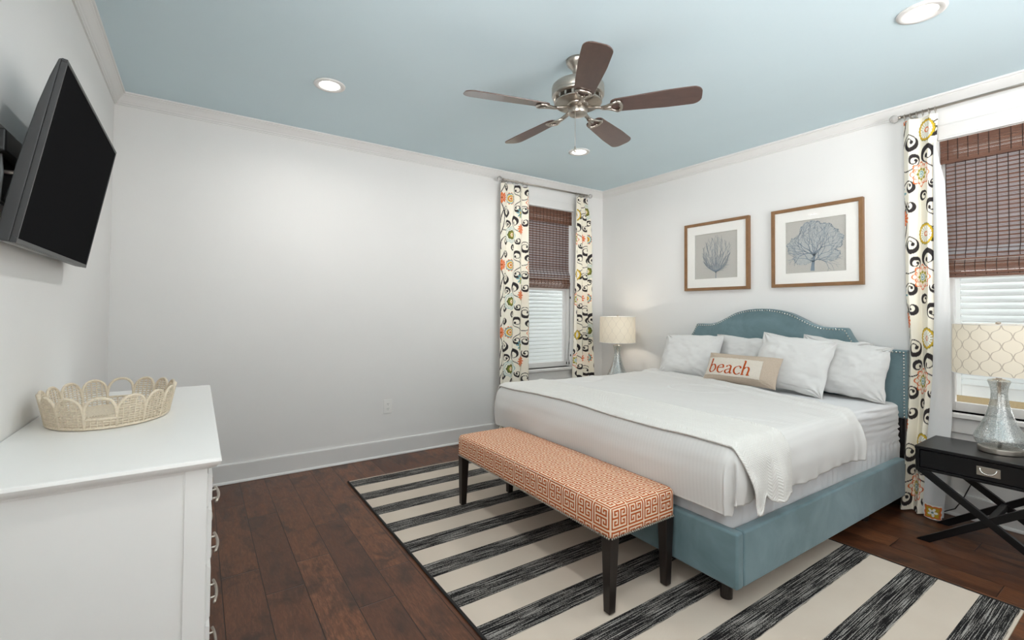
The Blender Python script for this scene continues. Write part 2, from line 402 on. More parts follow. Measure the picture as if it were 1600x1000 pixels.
# crown moulding
CP = [(0,.078),(.009,.078),(.010,.070),(.016,.066),(.018,.058),(.024,.052),(.036,.036),(.046,.024),(.052,.019),(.052,.013),(.060,.011),(.062,.006),(.062,0),(0,0)]
def run(name, prof, kind, mat):
    b = MB()
    if kind == 'left': b.prism(prof, lambda d, h: (XL+d, YF, h), lambda d, h: (XL+d, D-d, h))
    if kind == 'back': b.prism(prof, lambda d, h: (XL+d, D-d, h), lambda d, h: (XR-d, D-d, h))
    if kind == 'right': b.prism(prof, lambda d, h: (XR-d, D-d, h), lambda d, h: (XR-d, YF, h))
    struct(b.build(name, mat))
CPZ = [(d, H-h) for d, h in CP]
for i, k in enumerate(('left', 'back', 'right')): run('trim_%d' % (i+1), CPZ, k, 'trim_paint')
BP = [(0,.002),(.028,.002),(.028,.008),(.025,.015),(.020,.019),(.015,.020),(.015,.138),(.012,.146),(.006,.148),(0,.148)]
for k in ('left', 'back', 'right'): run('baseboard_'+k, BP, k, 'trim_paint')

# windows: local frame (u along the wall, d out of the wall into the room, z up)
def window(name, mp, u0, u1, z0, z1, ctr):
    e = bpy.data.objects.new(name, None); COL.objects.link(e); e.location = ctr; e['_o'] = tuple(ctr); e['kind'] = 'structure'
    def mkb(boxes):
        b = MB()
        for (a0, a1, d0, d1, c0, c1) in boxes: b.box((a0, d0, c0), (a1, d1, c1))
        return b.xform(lambda p: mp(*p))
    mkb([(u0-.095, u0-.004, 0, .018, z0, z1+.1), (u1+.004, u1+.095, 0, .018, z0, z1+.1), (u0-.004, u1+.004, 0, .018, z1+.004, z1+.1),
         (u0-.004, u1+.004, 0, .024, z1+.003, z1+.018)]).build('window_casing', 'trim_paint', e, bevel=.003)
    mkb([(u0-.11, u1+.11, 0, .045, z0-.028, z0), (u0, u1, -.10, 0, z0-.028, z0)]).build('window_sill', 'trim_paint', e, bevel=.004)
    mkb([(u0-.09, u1+.09, 0, .018, z0-.125, z0-.03)]).build('window_apron', 'trim_paint', e, bevel=.003)
    t = .045; a, c = -.115, -.075
    zm = (z0+z1)/2
    mkb([(u0, u0+t, a, c, z0, z1), (u1-t, u1, a, c, z0, z1), (u0+t, u1-t, a, c, z0, z0+t+.012), (u0+t, u1-t, a, c, z1-t, z1), (u0+t, u1-t, a, c, zm-.02, zm+.02),
         (u0, u0+.018, c, c+.03, z0, z1), (u1-.018, u1, c, c+.03, z0, z1)]).build('window_sash', 'trim_paint', e, bevel=.003)
    mkb([(u0+t, u1-t, -.098, -.094, z0+t+.012, zm-.02), (u0+t, u1-t, -.098, -.094, zm+.02, z1-t)]).build('window_glass', 'pane_glass', e)
mpB = lambda u, d, z: (u, D-d, z)
mpR = lambda u, d, z: (XR-d, u, z)
window('window_1', mpB, *WB, (3.155, D, .66))
window('window_2', mpR, *WR, (XR, .525, .66))

# ================================================================== OUTSIDE
def shutter(mp, u0, u1, z0, z1, d, label, ctr):
    e = thing('louvered_shutter', ctr, label, 'shutter')
    b = MB(); st = .06
    for q in ((u0, u0+st, z0, z1), (u1-st, u1, z0, z1), (u0+st, u1-st, z0, z0+.075), (u0+st, u1-st, z1-.075, z1)): b.box((q[0], d-.03, q[2]), (q[1], d, q[3]))
    b.xform(lambda p: mp(*p)).build('shutter_frame', 'shutter_paint', e, bevel=.003)
    for ua in (u0+.03, u1-.03):
        for za in (z0+.2, z1-.2):
            b = MB().box((ua-.012, d-.002, za-.012), (ua+.012, -WT+.001, za+.012)); b.xform(lambda p: mp(*p)).build('hinge_arm', 'shutter_paint', e)
    z = z0+.095
    while z < z1-.09:
        b = MB(); c, s = math.cos(R(42)), math.sin(R(42)); hw, th = .028, .005
        pr = [(-hw*c-th*s, -hw*s+th*c), (hw*c-th*s, hw*s+th*c), (hw*c+th*s, hw*s-th*c), (-hw*c+th*s, -hw*s-th*c)]
        b.prism(pr, lambda p, q, z=z: (u0+st, d-.015-p, z+q), lambda p, q, z=z: (u1-st, d-.015-p, z+q))
        b.xform(lambda p: mp(*p)).build('louver', 'shutter_paint', e)
        z += .0435
    return e
shutter(mpB, 2.66, 3.92, .56, 2.5, -.30, 'white louvered shutter outside the far window behind the bed corner', (3.155, D+.3, .7))
shutter(mpR, .0, .97, .735, 2.5, -.30, 'white louvered shutter outside the window behind the glass lamp', (XR+.3, .5, .79))
b = MB().box((XR+WT, -4, -.3), (XR+6, 9, .20)); b.box((-3, D+WT, -.3), (XR+WT, D+6, .20))
g = b.build('ground_outside', 'dry_grass'); struct(g)

# ================================================================== CEILING LIGHTS
def recessed(x, y, label):
    e = thing('recessed_light', (x, y, H), label, 'ceiling light', 'recessed ceiling lights')
    MB().lathe([(.062,-.001),(.063,-.006),(.082,-.009),(.094,-.006),(.096,0),(.062,0)], (x,y,H), 40, False, False).build('trim_ring', 'trim_paint', e, smooth=True)
    MB().lathe([(.0005,-.003),(.063,-.003)], (x,y,H), 40, False, False).build('lens', 'light_lens', e)
    l = bpy.data.lights.new('recessed_lamp', 'AREA'); l.shape = 'DISK'; l.size = .12; l.energy = SPOT_POWER; l.color = (1, .98, .95); l.spread = R(160)
    lo = bpy.data.objects.new('recessed_lamp', l); COL.objects.link(lo); lo.parent = e; lo.location = (0,0,-.012)
recessed(.676, 3.106, 'small round recessed ceiling light above the bare wall left of the fan')
recessed(2.832, 3.111, 'small round recessed ceiling light behind the fan near the far corner')
recessed(2.837, .715, 'large looking recessed ceiling light at the top right above the bed')
recessed(.676, .715, 'recessed ceiling light above the camera side of the white dresser')

# ================================================================== CEILING FAN
def ceiling_fan():
    cx, cy = 1.789, 1.978
    e = thing('ceiling_fan', (cx, cy, H), 'brushed nickel ceiling fan with five dark walnut blades', 'ceiling fan')
    L = lambda prof: MB().lathe(prof, (cx, cy, 0), 40)
    L([(.028,2.655),(.030,2.668),(.034,2.684),(.046,2.700),(.060,2.714),(.068,2.728),(.070,2.74)]).build('canopy', 'nickel', e, smooth=True)
    L([(.0125,2.585),(.0125,2.66)]).build('downrod', 'nickel', e, smooth=True)
    L([(.06,2.575),(.09,2.590),(.125,2.598),(.140,2.596),(.148,2.588),(.150,2.578),(.150,2.545),(.147,2.540),(.150,2.536),(.146,2.526),(.128,2.518),(.06,2.517)]).build('motor_housing', 'nickel', e, smooth=True)
    b = MB().lathe([(.062,2.500),(.130,2.500),(.136,2.496),(.136,2.490),(.130,2.486),(.062,2.486)], (cx,cy,0), 40)
    for k in range(20):
        a = 2*PI*k/20; c, s = math.cos(a), math.sin(a)
        b.bar((cx+.075*c, cy+.075*s, 2.503), (cx+.137*c, cy+.137*s, 2.508), .012, .022)
    b.build('vent_ring', 'nickel', e)
    L([(.050,2.475),(.058,2.478),(.060,2.488),(.060,2.515),(.05,2.52)]).build('collar', 'nickel', e, smooth=True)
    L([(.0005,2.420),(.030,2.421),(.036,2.424),(.050,2.426),(.054,2.432),(.054,2.468),(.050,2.474),(.046,2.476)]).build('switch_housing', 'nickel', e, smooth=True)
    ph0 = 2.859
    for k in range(5):
        a = ph0-k*2*PI/5; ca, sa = math.cos(a), math.sin(a); pit = R(-13)
        def W(r, t, n, z=2.455):          # radial, tangential, normal with blade pitch
            tt = t*math.cos(pit)-n*math.sin(pit); nn = t*math.sin(pit)+n*math.cos(pit)
            return (cx+r*ca-tt*sa, cy+r*sa+tt*ca, z+nn)
        out = []
        r0, r1 = .185, .665
        def half(r): return .052+.019*min(1, (r-r0)/.3)
        N = 14
        for i in range(N+1):
            r = r0+.03+(r1-r0-.08)*i/N; out.append((r, half(r)))
        for i in range(1, 8):
            t = PI/2*i/8; out.append((r1-.05+.05*math.sin(t), half(r1)-.05+.05*math.cos(t)))
        top = out; poly = top+[(r1, 0)]+[(r, -h) for r, h in reversed(top)]
        end = [(r0+.03-.03*math.sin(PI/2*i/6), -half(r0)+.026-.026*math.cos(PI/2*i/6)) for i in range(1, 6)]
        poly = poly+end+[(r0, 0)]+[(r, -h) for r, h in reversed(end)]
        bl = MB().prism(poly, lambda r, t: W(r, t, .003), lambda r, t: W(r, t, -.003)).build('blade', 'walnut', e, bevel=.0015)
        ib = MB()
        ib.bar(W(.055, 0, -.004, 2.468), W(.15, 0, -.010), .022, .010)
        def lp(q): return [W(r, t, -.0085) for r, t in q]
        left = [(.135,.006),(.165,.012),(.195,.026),(.222,.042)]; right = [(r, -t) for r, t in left]
        ib.tube(lp(left), [.0075,.0075,.0075,.0085], 8); ib.tube(lp(right), [.0075,.0075,.0075,.0085], 8)
        ib.tube(lp([(.222,.042),(.236,.036),(.244,.018),(.246,0),(.244,-.018),(.236,-.036),(.222,-.042)]), .0085, 8)
        ib.tube(lp([(.13,0),(.19,0)]), .008, 8)
        for q in ((.19,.020),(.19,-.020),(.238,0)): ib.ball(W(q[0], q[1], -.008), .007)
        ib.build('blade_iron', 'nickel', bl, smooth=True)
    x, y = cx-.052*.9, cy-.03
    pc = MB().tube([(x, y, 2.45), (x, y, 2.225)], .0014, 6).build('pull_chain', 'nickel', e)
    MB().lathe([(.001,2.188),(.007,2.194),(.008,2.203),(.005,2.216),(.003,2.226)], (x,y,0), 12).build('chain_fob', 'nickel', pc, smooth=True)
ceiling_fan()

# ================================================================== TELEVISION
def television():
    tl = R(10); y0, y1 = 1.811, 2.771; hh = .545
    c = Vector((-.3705, 0, 1.7425)); n = Vector((math.cos(tl), 0, -math.sin(tl))); u = Vector((math.sin(tl), 0, math.cos(tl)))
    def P(d, v, y): q = c+n*d+u*v; return (q.x, y, q.z)
    e = thing('television', (-.3705, 2.291, 1.7425), 'black flat screen television tilted down on the left wall', 'television')
    h = hh/2
    prof = [(-.012,h),(-.018,h-.004),(-.026,h-.06),(-.034,h-.15),(-.039,h-.26),(-.041,-.06),(-.041,-h+.03),(-.038,-h),(-.012,-h)]
    MB().prism(prof, lambda d, v: P(d, v, y0), lambda d, v: P(d, v, y1)).build('back_case', 'tv_case', e, bevel=.003)
    b = MB(); bz = .009
    for q in ((y0,y1,h-bz,h),(y0,y1,-h,-h+.014),(y0,y0+bz,-h+.014,h-bz),(y1-bz,y1,-h+.014,h-bz)):
        b.prism([(q[0],q[2]),(q[1],q[2]),(q[1],q[3]),(q[0],q[3])], lambda y, v: P(-.012, v, y), lambda y, v: P(.0015, v, y))
    b.build('bezel', 'tv_case', e, bevel=.0012)
    MB().prism([(y0+bz,-h+.014),(y1-bz,-h+.014),(y1-bz,h-bz),(y0+bz,h-bz)], lambda y, v: P(-.010, v, y), lambda y, v: P(-.001, v, y)).build('screen', 'screen', e)
    MB().prism([(y0+.02,-.037),(y0+.42,-.037),(y0+.42,-.014),(y0+.02,-.014)], lambda y, d: P(d, -h-.0006, y), lambda y, d: P(d, -h+.004, y)).build('ventilation_strip', 'tv_label', e)
    w_ = thing('television_wall_mount', (XL, 2.25, 1.72), 'black steel tilting bracket on the wall behind the television', 'wall bracket')
    b = MB().box((XL, 1.885, 1.60), (XL+.004, 2.62, 1.83)); b.build('wall_plate', 'tv_case', w_, bevel=.001)
    b = MB().box((XL+.004, 1.865, 1.735), (XL+.034, 2.64, 1.80)); b.build('top_rail', 'black_plastic', w_, bevel=.006)
    MB().box((XL+.004, 1.885, 1.605), (XL+.012, 2.62, 1.63)).build('bottom_rail', 'black_plastic', w_, bevel=.003)
    for y in (1.95, 2.5):
        MB().bar((XL+.020, y, 1.61), P(-.044, .06, y), .02, .010, (0,1,0)).build('tilt_arm', 'black_plastic', w_, bevel=.002)
    MB().tube([(XL+.004,1.93,1.69),(XL+.040,1.93,1.69)], .006, 10).build('lock_bolt', 'nickel', w_, smooth=False)
    MB().tube([(XL+.012,1.905,1.78),(XL+.018,1.905,1.68),(XL+.012,1.91,1.60)], .004, 8).build('release_cord', 'tv_label', w_, smooth=True)
television()

# ================================================================== DRESSER
def dresser():
    x0, x1, y0, y1 = XL+.012, .030, 1.537, 2.925
    e = thing('dresser', (-.22, 2.23, 0), 'long white dresser with rows of drawers against the left wall under the television', 'dresser')
    b = MB().box((x0+.012, y0+.006, .06), (x1-.004, y1-.006, .862))
    for (ya, yb) in ((y0, y0+.012), (y1-.012, y1)):
        b.box((x1-.052, ya, .0), (x1, yb, .862)); b.box((x0, ya, .0), (x0+.05, yb, .862)); b.box((x0+.05, ya, .06), (x1-.052, yb, .12))
    b.box((x1-.03, y0+.012, .0), (x1-.004, y1-.012, .085))
    b.build('body', 'white_lacquer', e, bevel=.002)
    # moulded top: an overhanging slab over a small cove
    pr = [(-.012,.838),(-.010,.846),(-.002,.850),(0,.856),(.012,.860),(.020,.864),(.024,.869),(.028,.872),(.032,.880),(.030,.888),(.024,.891)]
    rows = []
    for d, z in pr+[(-.2,.8912)]:
        rows.append([(x0-.008, y0-d, z), (x1+d, y0-d, z), (x1+d, y1+d, z), (x0-.008, y1+d, z)])
    V = [p for r in rows for p in r]; F = []
    for i in range(len(rows)-1):
        for j in range(4): F.append((i*4+j, i*4+(j+1) % 4, (i+1)*4+(j+1) % 4, (i+1)*4+j))
    k = (len(rows)-1)*4; F.append((k, k+1, k+2, k+3)); F.append((3,2,1,0))
    MB().add(V, F).build('top', 'white_lacquer', e, bevel=.001)
    zr = [(.748,.838),(.588,.742),(.424,.582),(.258,.418),(.094,.252)]
    ym = (y0+y1)/2
    for za, zb in zr:
        for ya, yb in ((y0+.012, ym-.006), (ym+.006, y1-.012)):
            b = MB().box((x1-.003, ya, za), (x1+.003, yb, zb))
            pr = [(ya+.003,za+.003),(yb-.003,za+.003),(yb-.003,zb-.003),(ya+.003,zb-.003)]; ins = .012
            p2 = [(ya+ins,za+ins),(yb-ins,za+ins),(yb-ins,zb-ins),(ya+ins,zb-ins)]
            V = [(x1+.003,)+q for q in pr]+[(x1+.012,)+q for q in p2]
            b.add(V, [(0,1,5,4),(1,2,6,5),(2,3,7,6),(3,0,4,7),(4,5,6,7)])
            d = b.build('drawer', 'white_lacquer', e)
            yc, zc = (ya+yb)/2, (za+zb)/2; hb = MB(); xs = x1+.011
            for s in (-.042, .042): hb.tube([(xs, yc+s, zc), (xs+.024, yc+s, zc)], .0042, 10)
            hb.tube([(xs+.024+.008*(1-(t/.075)**2)-.004, yc+t, zc) for t in np.linspace(-.075, .075, 13)], .0046, 10)
            hb.build('handle', 'nickel', d, smooth=True)
dresser()

# ================================================================== BASKET TRAY
def basket():
    cx, cy, zb = -.262, 2.285, .8925
    e = thing('basket', (cx, cy, zb), 'scalloped oval rope basket tray on the white dresser', 'basket')
    ax, ay = .172, .235; N = 16
    def P(t, h, off=0):
        f = 1+h*1.9*.155/.2
        k = 1+1.15*h
        return (cx+(ax*k+off)*math.cos(t), cy+(ay*k+off)*math.sin(t), zb+h)
    # equal arc lengths round the oval
    T = np.linspace(0, 2*PI, 2001); L = np.concatenate([[0], np.cumsum(np.hypot(np.diff(ax*np.cos(T)), np.diff(ay*np.sin(T))))])
    tt = lambda s: float(np.interp((s % 1)*L[-1], L, T))
    off = .25-.5/N                                   # a petal centred on each end of the long axis
    hand = (0, N//2)
    h_side = .052; h_top = .108
    def arch(q): return h_side+(h_top-h_side)*math.sqrt(max(0, 1-(abs(q)**2.2)))
    rim = MB(); rim2 = MB(); wall = MB(); stakes = MB()
    for k in range(N):
        s0 = off+k/N; is_h = k in hand
        pts = [P(tt(s0+.5/N*(1+q)), arch(q)) for q in np.linspace(-1, 1, 19)]
        pts = [P(tt(s0), .004)]+[P(tt(s0), .03)]+pts+[P(tt(s0+1/N), .03)]
        if is_h:
            m = MB().tube(pts, .0048, 8)
            m.tube([P(tt(s0+.5/N*(1+q)), .036) for q in np.linspace(-1, 1, 9)], .0045, 8)
            m.build('handle', 'rope', e, smooth=True)
        else: (rim if k < N//2 else rim2).tube(pts, .0046, 8)
        top = .034 if is_h else h_top
        nrow = int(top/.0084)
        for r in range(1, nrow+1):
            h = r*.0084
            q = 1.0 if h < h_side else max(0, 1-((h-h_side)/(h_top-h_side))**2)**(1/2.2)
            if q < .1 or (is_h and h > .034): continue
            n = max(4, int(14*q))
            wall.tube([P(tt(s0+.5/N*(1+a)), h, (.0024 if (i+r) % 2 else -.0024)) for i, a in enumerate(np.linspace(-q, q, n))], .0026, 5, caps=False)
        for a in (-.6, -.2, .2, .6):
            hm = .034 if is_h else arch(a)
            stakes.tube([P(tt(s0+.5/N*(1+a)), hh) for hh in (.002, hm*.5, hm)], .0024, 5, caps=False)
    rim.build('scalloped_rim', 'rope', e, smooth=True); rim2.build('scalloped_rim', 'rope', e, smooth=True); wall.build('woven_side', 'rope', e, smooth=True); stakes.build('stakes', 'rope', e, smooth=True)
    b = MB().tube([P(t, .005) for t in np.linspace(0, 2*PI, 80, endpoint=False)], .005, 8, closed=True)
    for k in np.arange(.06, .98, .045): b.tube([(cx+ax*k*math.cos(t), cy+ay*k*math.sin(t), zb+.004) for t in np.linspace(0, 2*PI, 48, endpoint=False)], .0042, 5, closed=True)
    b.build('base', 'rope', e, smooth=True)
basket()

# ================================================================== WALL OUTLET
def outlet():
    x, z = 1.411, .4395
    e = thing('wall_outlet', (x, D, z), 'white double power outlet on the bare back wall', 'outlet')
    MB().box((x-.038, D-.006, z-.061), (x+.038, D, z+.061)).build('cover_plate', 'white_lacquer', e, bevel=.004)
    for s in (-.021, .021):
        b = MB(); n = 20
        pl = [(max(-.0135, min(.0135, .0175*math.cos(2*PI*i/n))), .0145*math.sin(2*PI*i/n)) for i in range(n)]
        q = b.prism(pl, lambda a, c: (x+a, D-.006, z+s+c), lambda a, c: (x+a, D-.0085, z+s+c)).build('socket', 'white_lacquer', e)
        b = MB()
        for a in (-.006, .006): b.box((x+a-.0012, D-.0089, z+s-.001), (x+a+.0012, D-.0084, z+s+.008))
        b.ball((x, D-.0085, z+s-.008), .0025); b.build('slots', 'socket_slot', q)
outlet()

# ================================================================== RUG
def rug():
    x0, x1, y0, y1 = .955, 3.005, .435, 3.582
    e = thing('area_rug', (1.98, 2.0, 0), 'cream area rug with black streaky stripes under the bed and bench', 'rug')
    nx, ny = 60, 90
    X, Y = np.meshgrid(np.linspace(x0, x1, nx), np.linspace(y0, y1, ny), indexing='ij')
    Z = .0065+.0008*(vn(X*2, Y*2, 3)-.5)
    P = np.stack([X, Y, Z], -1)
    o = MB().box((x0, y0, .0008), (x1, y1, .0065)).build('pile', 'rug_weave', e); 
    o['_w'] = 1
    MB().tube([(x0,y0,.006),(x0,y1,.006)], .0065, 8).build('binding', 'rug_binding', e, smooth=True)
    MB().tube([(x1,y0,.006),(x1,y1,.006)], .0045, 8).build('binding', 'rug_binding', e, smooth=True)
rug()
# the rug's stripe texture is laid out in room coordinates, so the pile mesh keeps its origin at the room's origin
for ob in list(S.objects):
    if ob.name.startswith('pile'):
        off = Vector(ob['_o'])
        for v in ob.data.vertices: v.co = v.co+off
        ob.location = -off; ob['_o'] = (0,0,0)

# ================================================================== UPHOLSTERED BOX HELPERS
def rounded_box(name, lo, hi, r, step, mat, parent, cfun=None, wob=None, per_face=False, bottom=True, origin=None):
    """A box of fine quads with rounded edges; cfun(face, a, b) colours each face cell in cloth coordinates."""
    lo = np.array(lo, float); hi = np.array(hi, float); V = []; F = []; C = []; base = 0
    faces = [(2,1,0,1),(0,0,1,2),(0,1,1,2),(1,0,0,2),(1,1,0,2)]+([(2,0,0,1)] if bottom else [])
    for ax, side, a, b in faces:
        na = max(2, int(round((hi[a]-lo[a])/step))); nb = max(2, int(round((hi[b]-lo[b])/step)))
        A, B = np.meshgrid(np.linspace(lo[a], hi[a], na+1), np.linspace(lo[b], hi[b], nb+1), indexing='ij')
        P = np.zeros(A.shape+(3,)); P[..., a] = A; P[..., b] = B; P[..., ax] = hi[ax] if side else lo[ax]
        rr = np.minimum(r, (hi-lo)/2-1e-4)
        inn = np.clip(P, lo+rr, hi-rr); d = P-inn; n = np.linalg.norm(d/rr, axis=-1, keepdims=True); n[n == 0] = 1
        Q = inn+d/n
        if wob is not None: Q = wob(Q, ax, side)
        V.append(Q.reshape(-1, 3)); i = np.arange(na)[:, None]*(nb+1)+np.arange(nb)[None, :]+base
        f = np.stack([i, i+nb+1, i+nb+2, i+1], -1).reshape(-1, 4); F.append(f); base += Q.shape[0]*Q.shape[1]
        if cfun is not None:
            Ac = (A[:-1, :-1]+A[1:, 1:])/2; Bc = (B[:-1, :-1]+B[1:, 1:])/2; C.append(cfun(ax, side, Ac, Bc).reshape(-1, 3))
    o0 = np.array(parent['_o'] if parent is not None else (origin or (0,0,0)))
    V = np.concatenate(V)-o0; F = np.concatenate(F).astype(np.int32)
    me = bpy.data.meshes.new(name); me.from_pydata(V.tolist(), [], F.tolist()); me.update()
    if cfun is not None:
        C = np.concatenate(C); ca = me.color_attributes.new('print', 'FLOAT_COLOR', 'CORNER')
        c4 = np.ones((len(F)*4, 4), np.float32); c4[:, :3] = np.repeat(C, 4, 0); ca.data.foreach_set('color', c4.ravel())
    bm = bmesh.new(); bm.from_mesh(me); bmesh.ops.remove_doubles(bm, verts=bm.verts, dist=1e-5); bmesh.ops.recalc_face_normals(bm, faces=bm.faces); bm.to_mesh(me); bm.free()
    return link(name, me, mat, parent, Vector(o0), True)

# ================================================================== BENCH
Q = ['WWWWWWWWWWW','W....W....W','W.WW.W.WW.W','W..W.W.W..W','WWWW.W.WWWW','.....W.....']
Q = Q+Q[-2::-1]
KEY = np.zeros((14, 14), bool); KEY[0, :] = True; KEY[:, 0] = True
KEY[2:13, 2:13] = np.array([[c == 'W' for c in r] for r in Q])
def bench():
    x0, x1, y0, y1, z0, z1 = 1.452, 1.886, 1.392, 2.782, .326, .466
    e = thing('bench', (1.67, 2.087, .0073), 'long bench in orange and cream greek key fabric at the foot of the bed', 'bench')
    cell = .00737; nx, ny, nz = 59, 189, 19; qx, qy, qz = (x1-x0)/nx, (y1-y0)/ny, (z1-z0)/nz
    org = np.array(lin((170,80,34))); cre = np.array(lin((224,200,174)))
    def cf(ax, side, A, B):
        fl = lambda t: np.floor(t+1e-6).astype(int)
        if ax == 2: iu, iv = fl((A-x0)/qx), fl((B-y0)/qy)
        elif ax == 0: iu, iv = (fl((B-z1)/qz) if side == 0 else nx+fl((z1-B)/qz)), fl((A-y0)/qy)
        else: iu, iv = fl((A-x0)/qx), (fl((B-z1)/qz) if side == 0 else ny+fl((z1-B)/qz))
        tu, tv = iu//14, iv//14; cu, cv = iu % 14, iv % 14
        alt = ((tu+tv) % 2 == 0)
        k = np.where(alt, KEY[cu, cv], KEY[cv, cu])
        return np.where(k[..., None], cre, org)
    def wob(P, ax, side):
        P = P.copy(); 
        if ax == 2 and side == 1:
            a = (P[..., 0]-x0)/(x1-x0); b = (P[..., 1]-y0)/(y1-y0); P[..., 2] += .012*np.clip(16*a*(1-a)*b*(1-b), 0, 1)**.6
        return P
    # round side counts up to whole cells so the pattern stays crisp
    rounded_box('seat', (x0,y0,z0), (x1,y1,z1), .026, cell, 'key_upholstery', e, cf, wob)
    b = MB()
    def row(p, q, nrm):
        n = int((Vector(q)-Vector(p)).length/.0125)
        for i in range(n+1):
            c = Vector(p).lerp(Vector(q), i/n); b.ball(c+Vector(nrm)*.0005, .0045, 6, 4)
    zz = z0+.008; d = .003
    row((x0+d,y0+.012,zz), (x0+d,y1-.012,zz), (-1,0,0)); row((x0+.012,y0+d,zz), (x1-.012,y0+d,zz), (0,-1,0)); row((x1-d,y0+.012,zz), (x1-d,y1-.012,zz), (1,0,0))
    b.build('nailhead_trim', 'nickel', e, smooth=True)
    for sx, sy in ((0,0),(0,1),(1,0),(1,1)):
        cx = x0+.032 if sx == 0 else x1-.032; cy = y0+.032 if sy == 0 else y1-.032
        m = MB(); t = .027; q = .018; ox = (-.004 if sx == 0 else .0); oy = 0
        V = [(cx-t,cy-t,z0+.004),(cx+t,cy-t,z0+.004),(cx+t,cy+t,z0+.004),(cx-t,cy+t,z0+.004),
             (cx-q+ox,cy-q+oy,.0115),(cx+q+ox,cy-q+oy,.0115),(cx+q+ox,cy+q+oy,.0115),(cx-q+ox,cy+q+oy,.0115)]
        m.add(V, [(0,1,2,3),(7,6,5,4),(4,5,1,0),(5,6,2,1),(6,7,3,2),(7,4,0,3)])
        lg = m.build('leg', 'dark_leg', e, bevel=.003)
        MB().lathe([(.011,.0068),(.012,.0115)], (cx+ox,cy+oy,0), 14).build('foot_glide', 'black_plastic', lg)
bench()

# ================================================================== BED
BP_, BA = (3.95, 2.06), R(-.9)
def TB(p):
    dx, dy = p[0]-BP_[0], p[1]-BP_[1]; c, s = math.cos(BA), math.sin(BA)
    return (BP_[0]+dx*c-dy*s, BP_[1]+dx*s+dy*c, p[2])
def TBn(P):
    Q = P.copy(); dx = P[..., 0]-BP_[0]; dy = P[..., 1]-BP_[1]; c, s = math.cos(BA), math.sin(BA)
    Q[..., 0] = BP_[0]+dx*c-dy*s; Q[..., 1] = BP_[1]+dx*s+dy*c; return Q
YC, HW, XFOOT = 2.06, .995, 1.915
def bed():
    e = thing('bed', (2.9, 2.06, 0), 'king bed in blue green velvet with arched nailhead headboard', 'bed')
    xf, xb = 3.945, 4.022
    half = [(0,1.328),(.05,1.327),(.105,1.322),(.16,1.312),(.21,1.299),(.25,1.284),(.29,1.264),(.33,1.243),(.37,1.221),(.41,1.204),(.45,1.193),(.49,1.188),(.54,1.187),(.62,1.187),(.632,1.165),(.645,1.138),(.662,1.107),(.683,1.078),(.71,1.058),(.73,1.049),(.80,1.048),(.973,1.048)]
    poly = [(-y, z) for y, z in half[::-1]]+half[1:]+[(.973,.59),(-.973,.59)]
    hb = MB().prism(poly, lambda y, z: (xf, YC+y, z), lambda y, z: (xb, YC+y, z)).xform(TB).build('headboard', 'velvet', e, bevel=.012, seg=3)
    # nailheads follow the outline a little inside it
    path = [Vector((.957,.60))]+[Vector((.957,1.034)), Vector((.80,1.033)), Vector((.728,1.034)), Vector((.700,1.044)), Vector((.672,1.066)), Vector((.650,1.098)), Vector((.633,1.130)), Vector((.619,1.158)), Vector((.608,1.173))]
    path += [Vector((y, z-.0145)) for y, z in half[12:0:-1]]+[Vector((0, 1.3135))]
    path = path+[Vector((-p.x, p.y)) for p in path[-2::-1]]
    b = MB(); acc = 0; sp = .0205
    for p, q in zip(path, path[1:]):
        L = (q-p).length; t = sp-acc if acc else 0
        while t <= L:
            c = p.lerp(q, t/L); b.ball((xf-.0015, YC+c.x, c.y), .0062, 7, 4, (.55,1,1)); t += sp
        acc = (L-(t-sp)) % sp or 1e-6
    b.xform(TB).build('nailhead_trim', 'bright_chrome', hb, smooth=True)
    for s in (-1, 1):
        b = MB().box((xf+.02, YC+s*.905-.035, .0), (xb-.01, YC+s*.905+.035, .60)); b.xform(TB).build('headboard_post', 'black_plastic', e, bevel=.003)
        ya, yb = sorted((YC+s*HW, YC+s*(HW-.05)))
        MB().box((XFOOT+.052, ya, .118), (3.83, yb, .357)).xform(TB).build('side_rail', 'velvet', e, bevel=.012, seg=3)
        MB().box((3.82, YC+s*(HW-.035)-.012, .2), (xf+.03, YC+s*(HW-.035)+.012, .30)).xform(TB).build('rail_bracket', 'black_plastic', e)
        for x in (2.02, 3.5):
            z0 = .0075 if x < 3.0 else 0
            MB().lathe([(.026, z0), (.030, .118)], (x, YC+s*.88, 0), 20).xform(TB).build('leg', 'dark_leg', e, smooth=False)
    MB().box((XFOOT, YC-HW, .118), (XFOOT+.05, YC+HW, .357)).xform(TB).build('foot_rail', 'velvet', e, bevel=.012, seg=3)
    b = MB()
    for x in np.arange(2.05, 3.9, .2): b.box((x, YC-HW+.05, .17), (x+.08, YC+HW-.05, .19))
    b.xform(TB).build('slats', 'dark_leg', e)
bed()

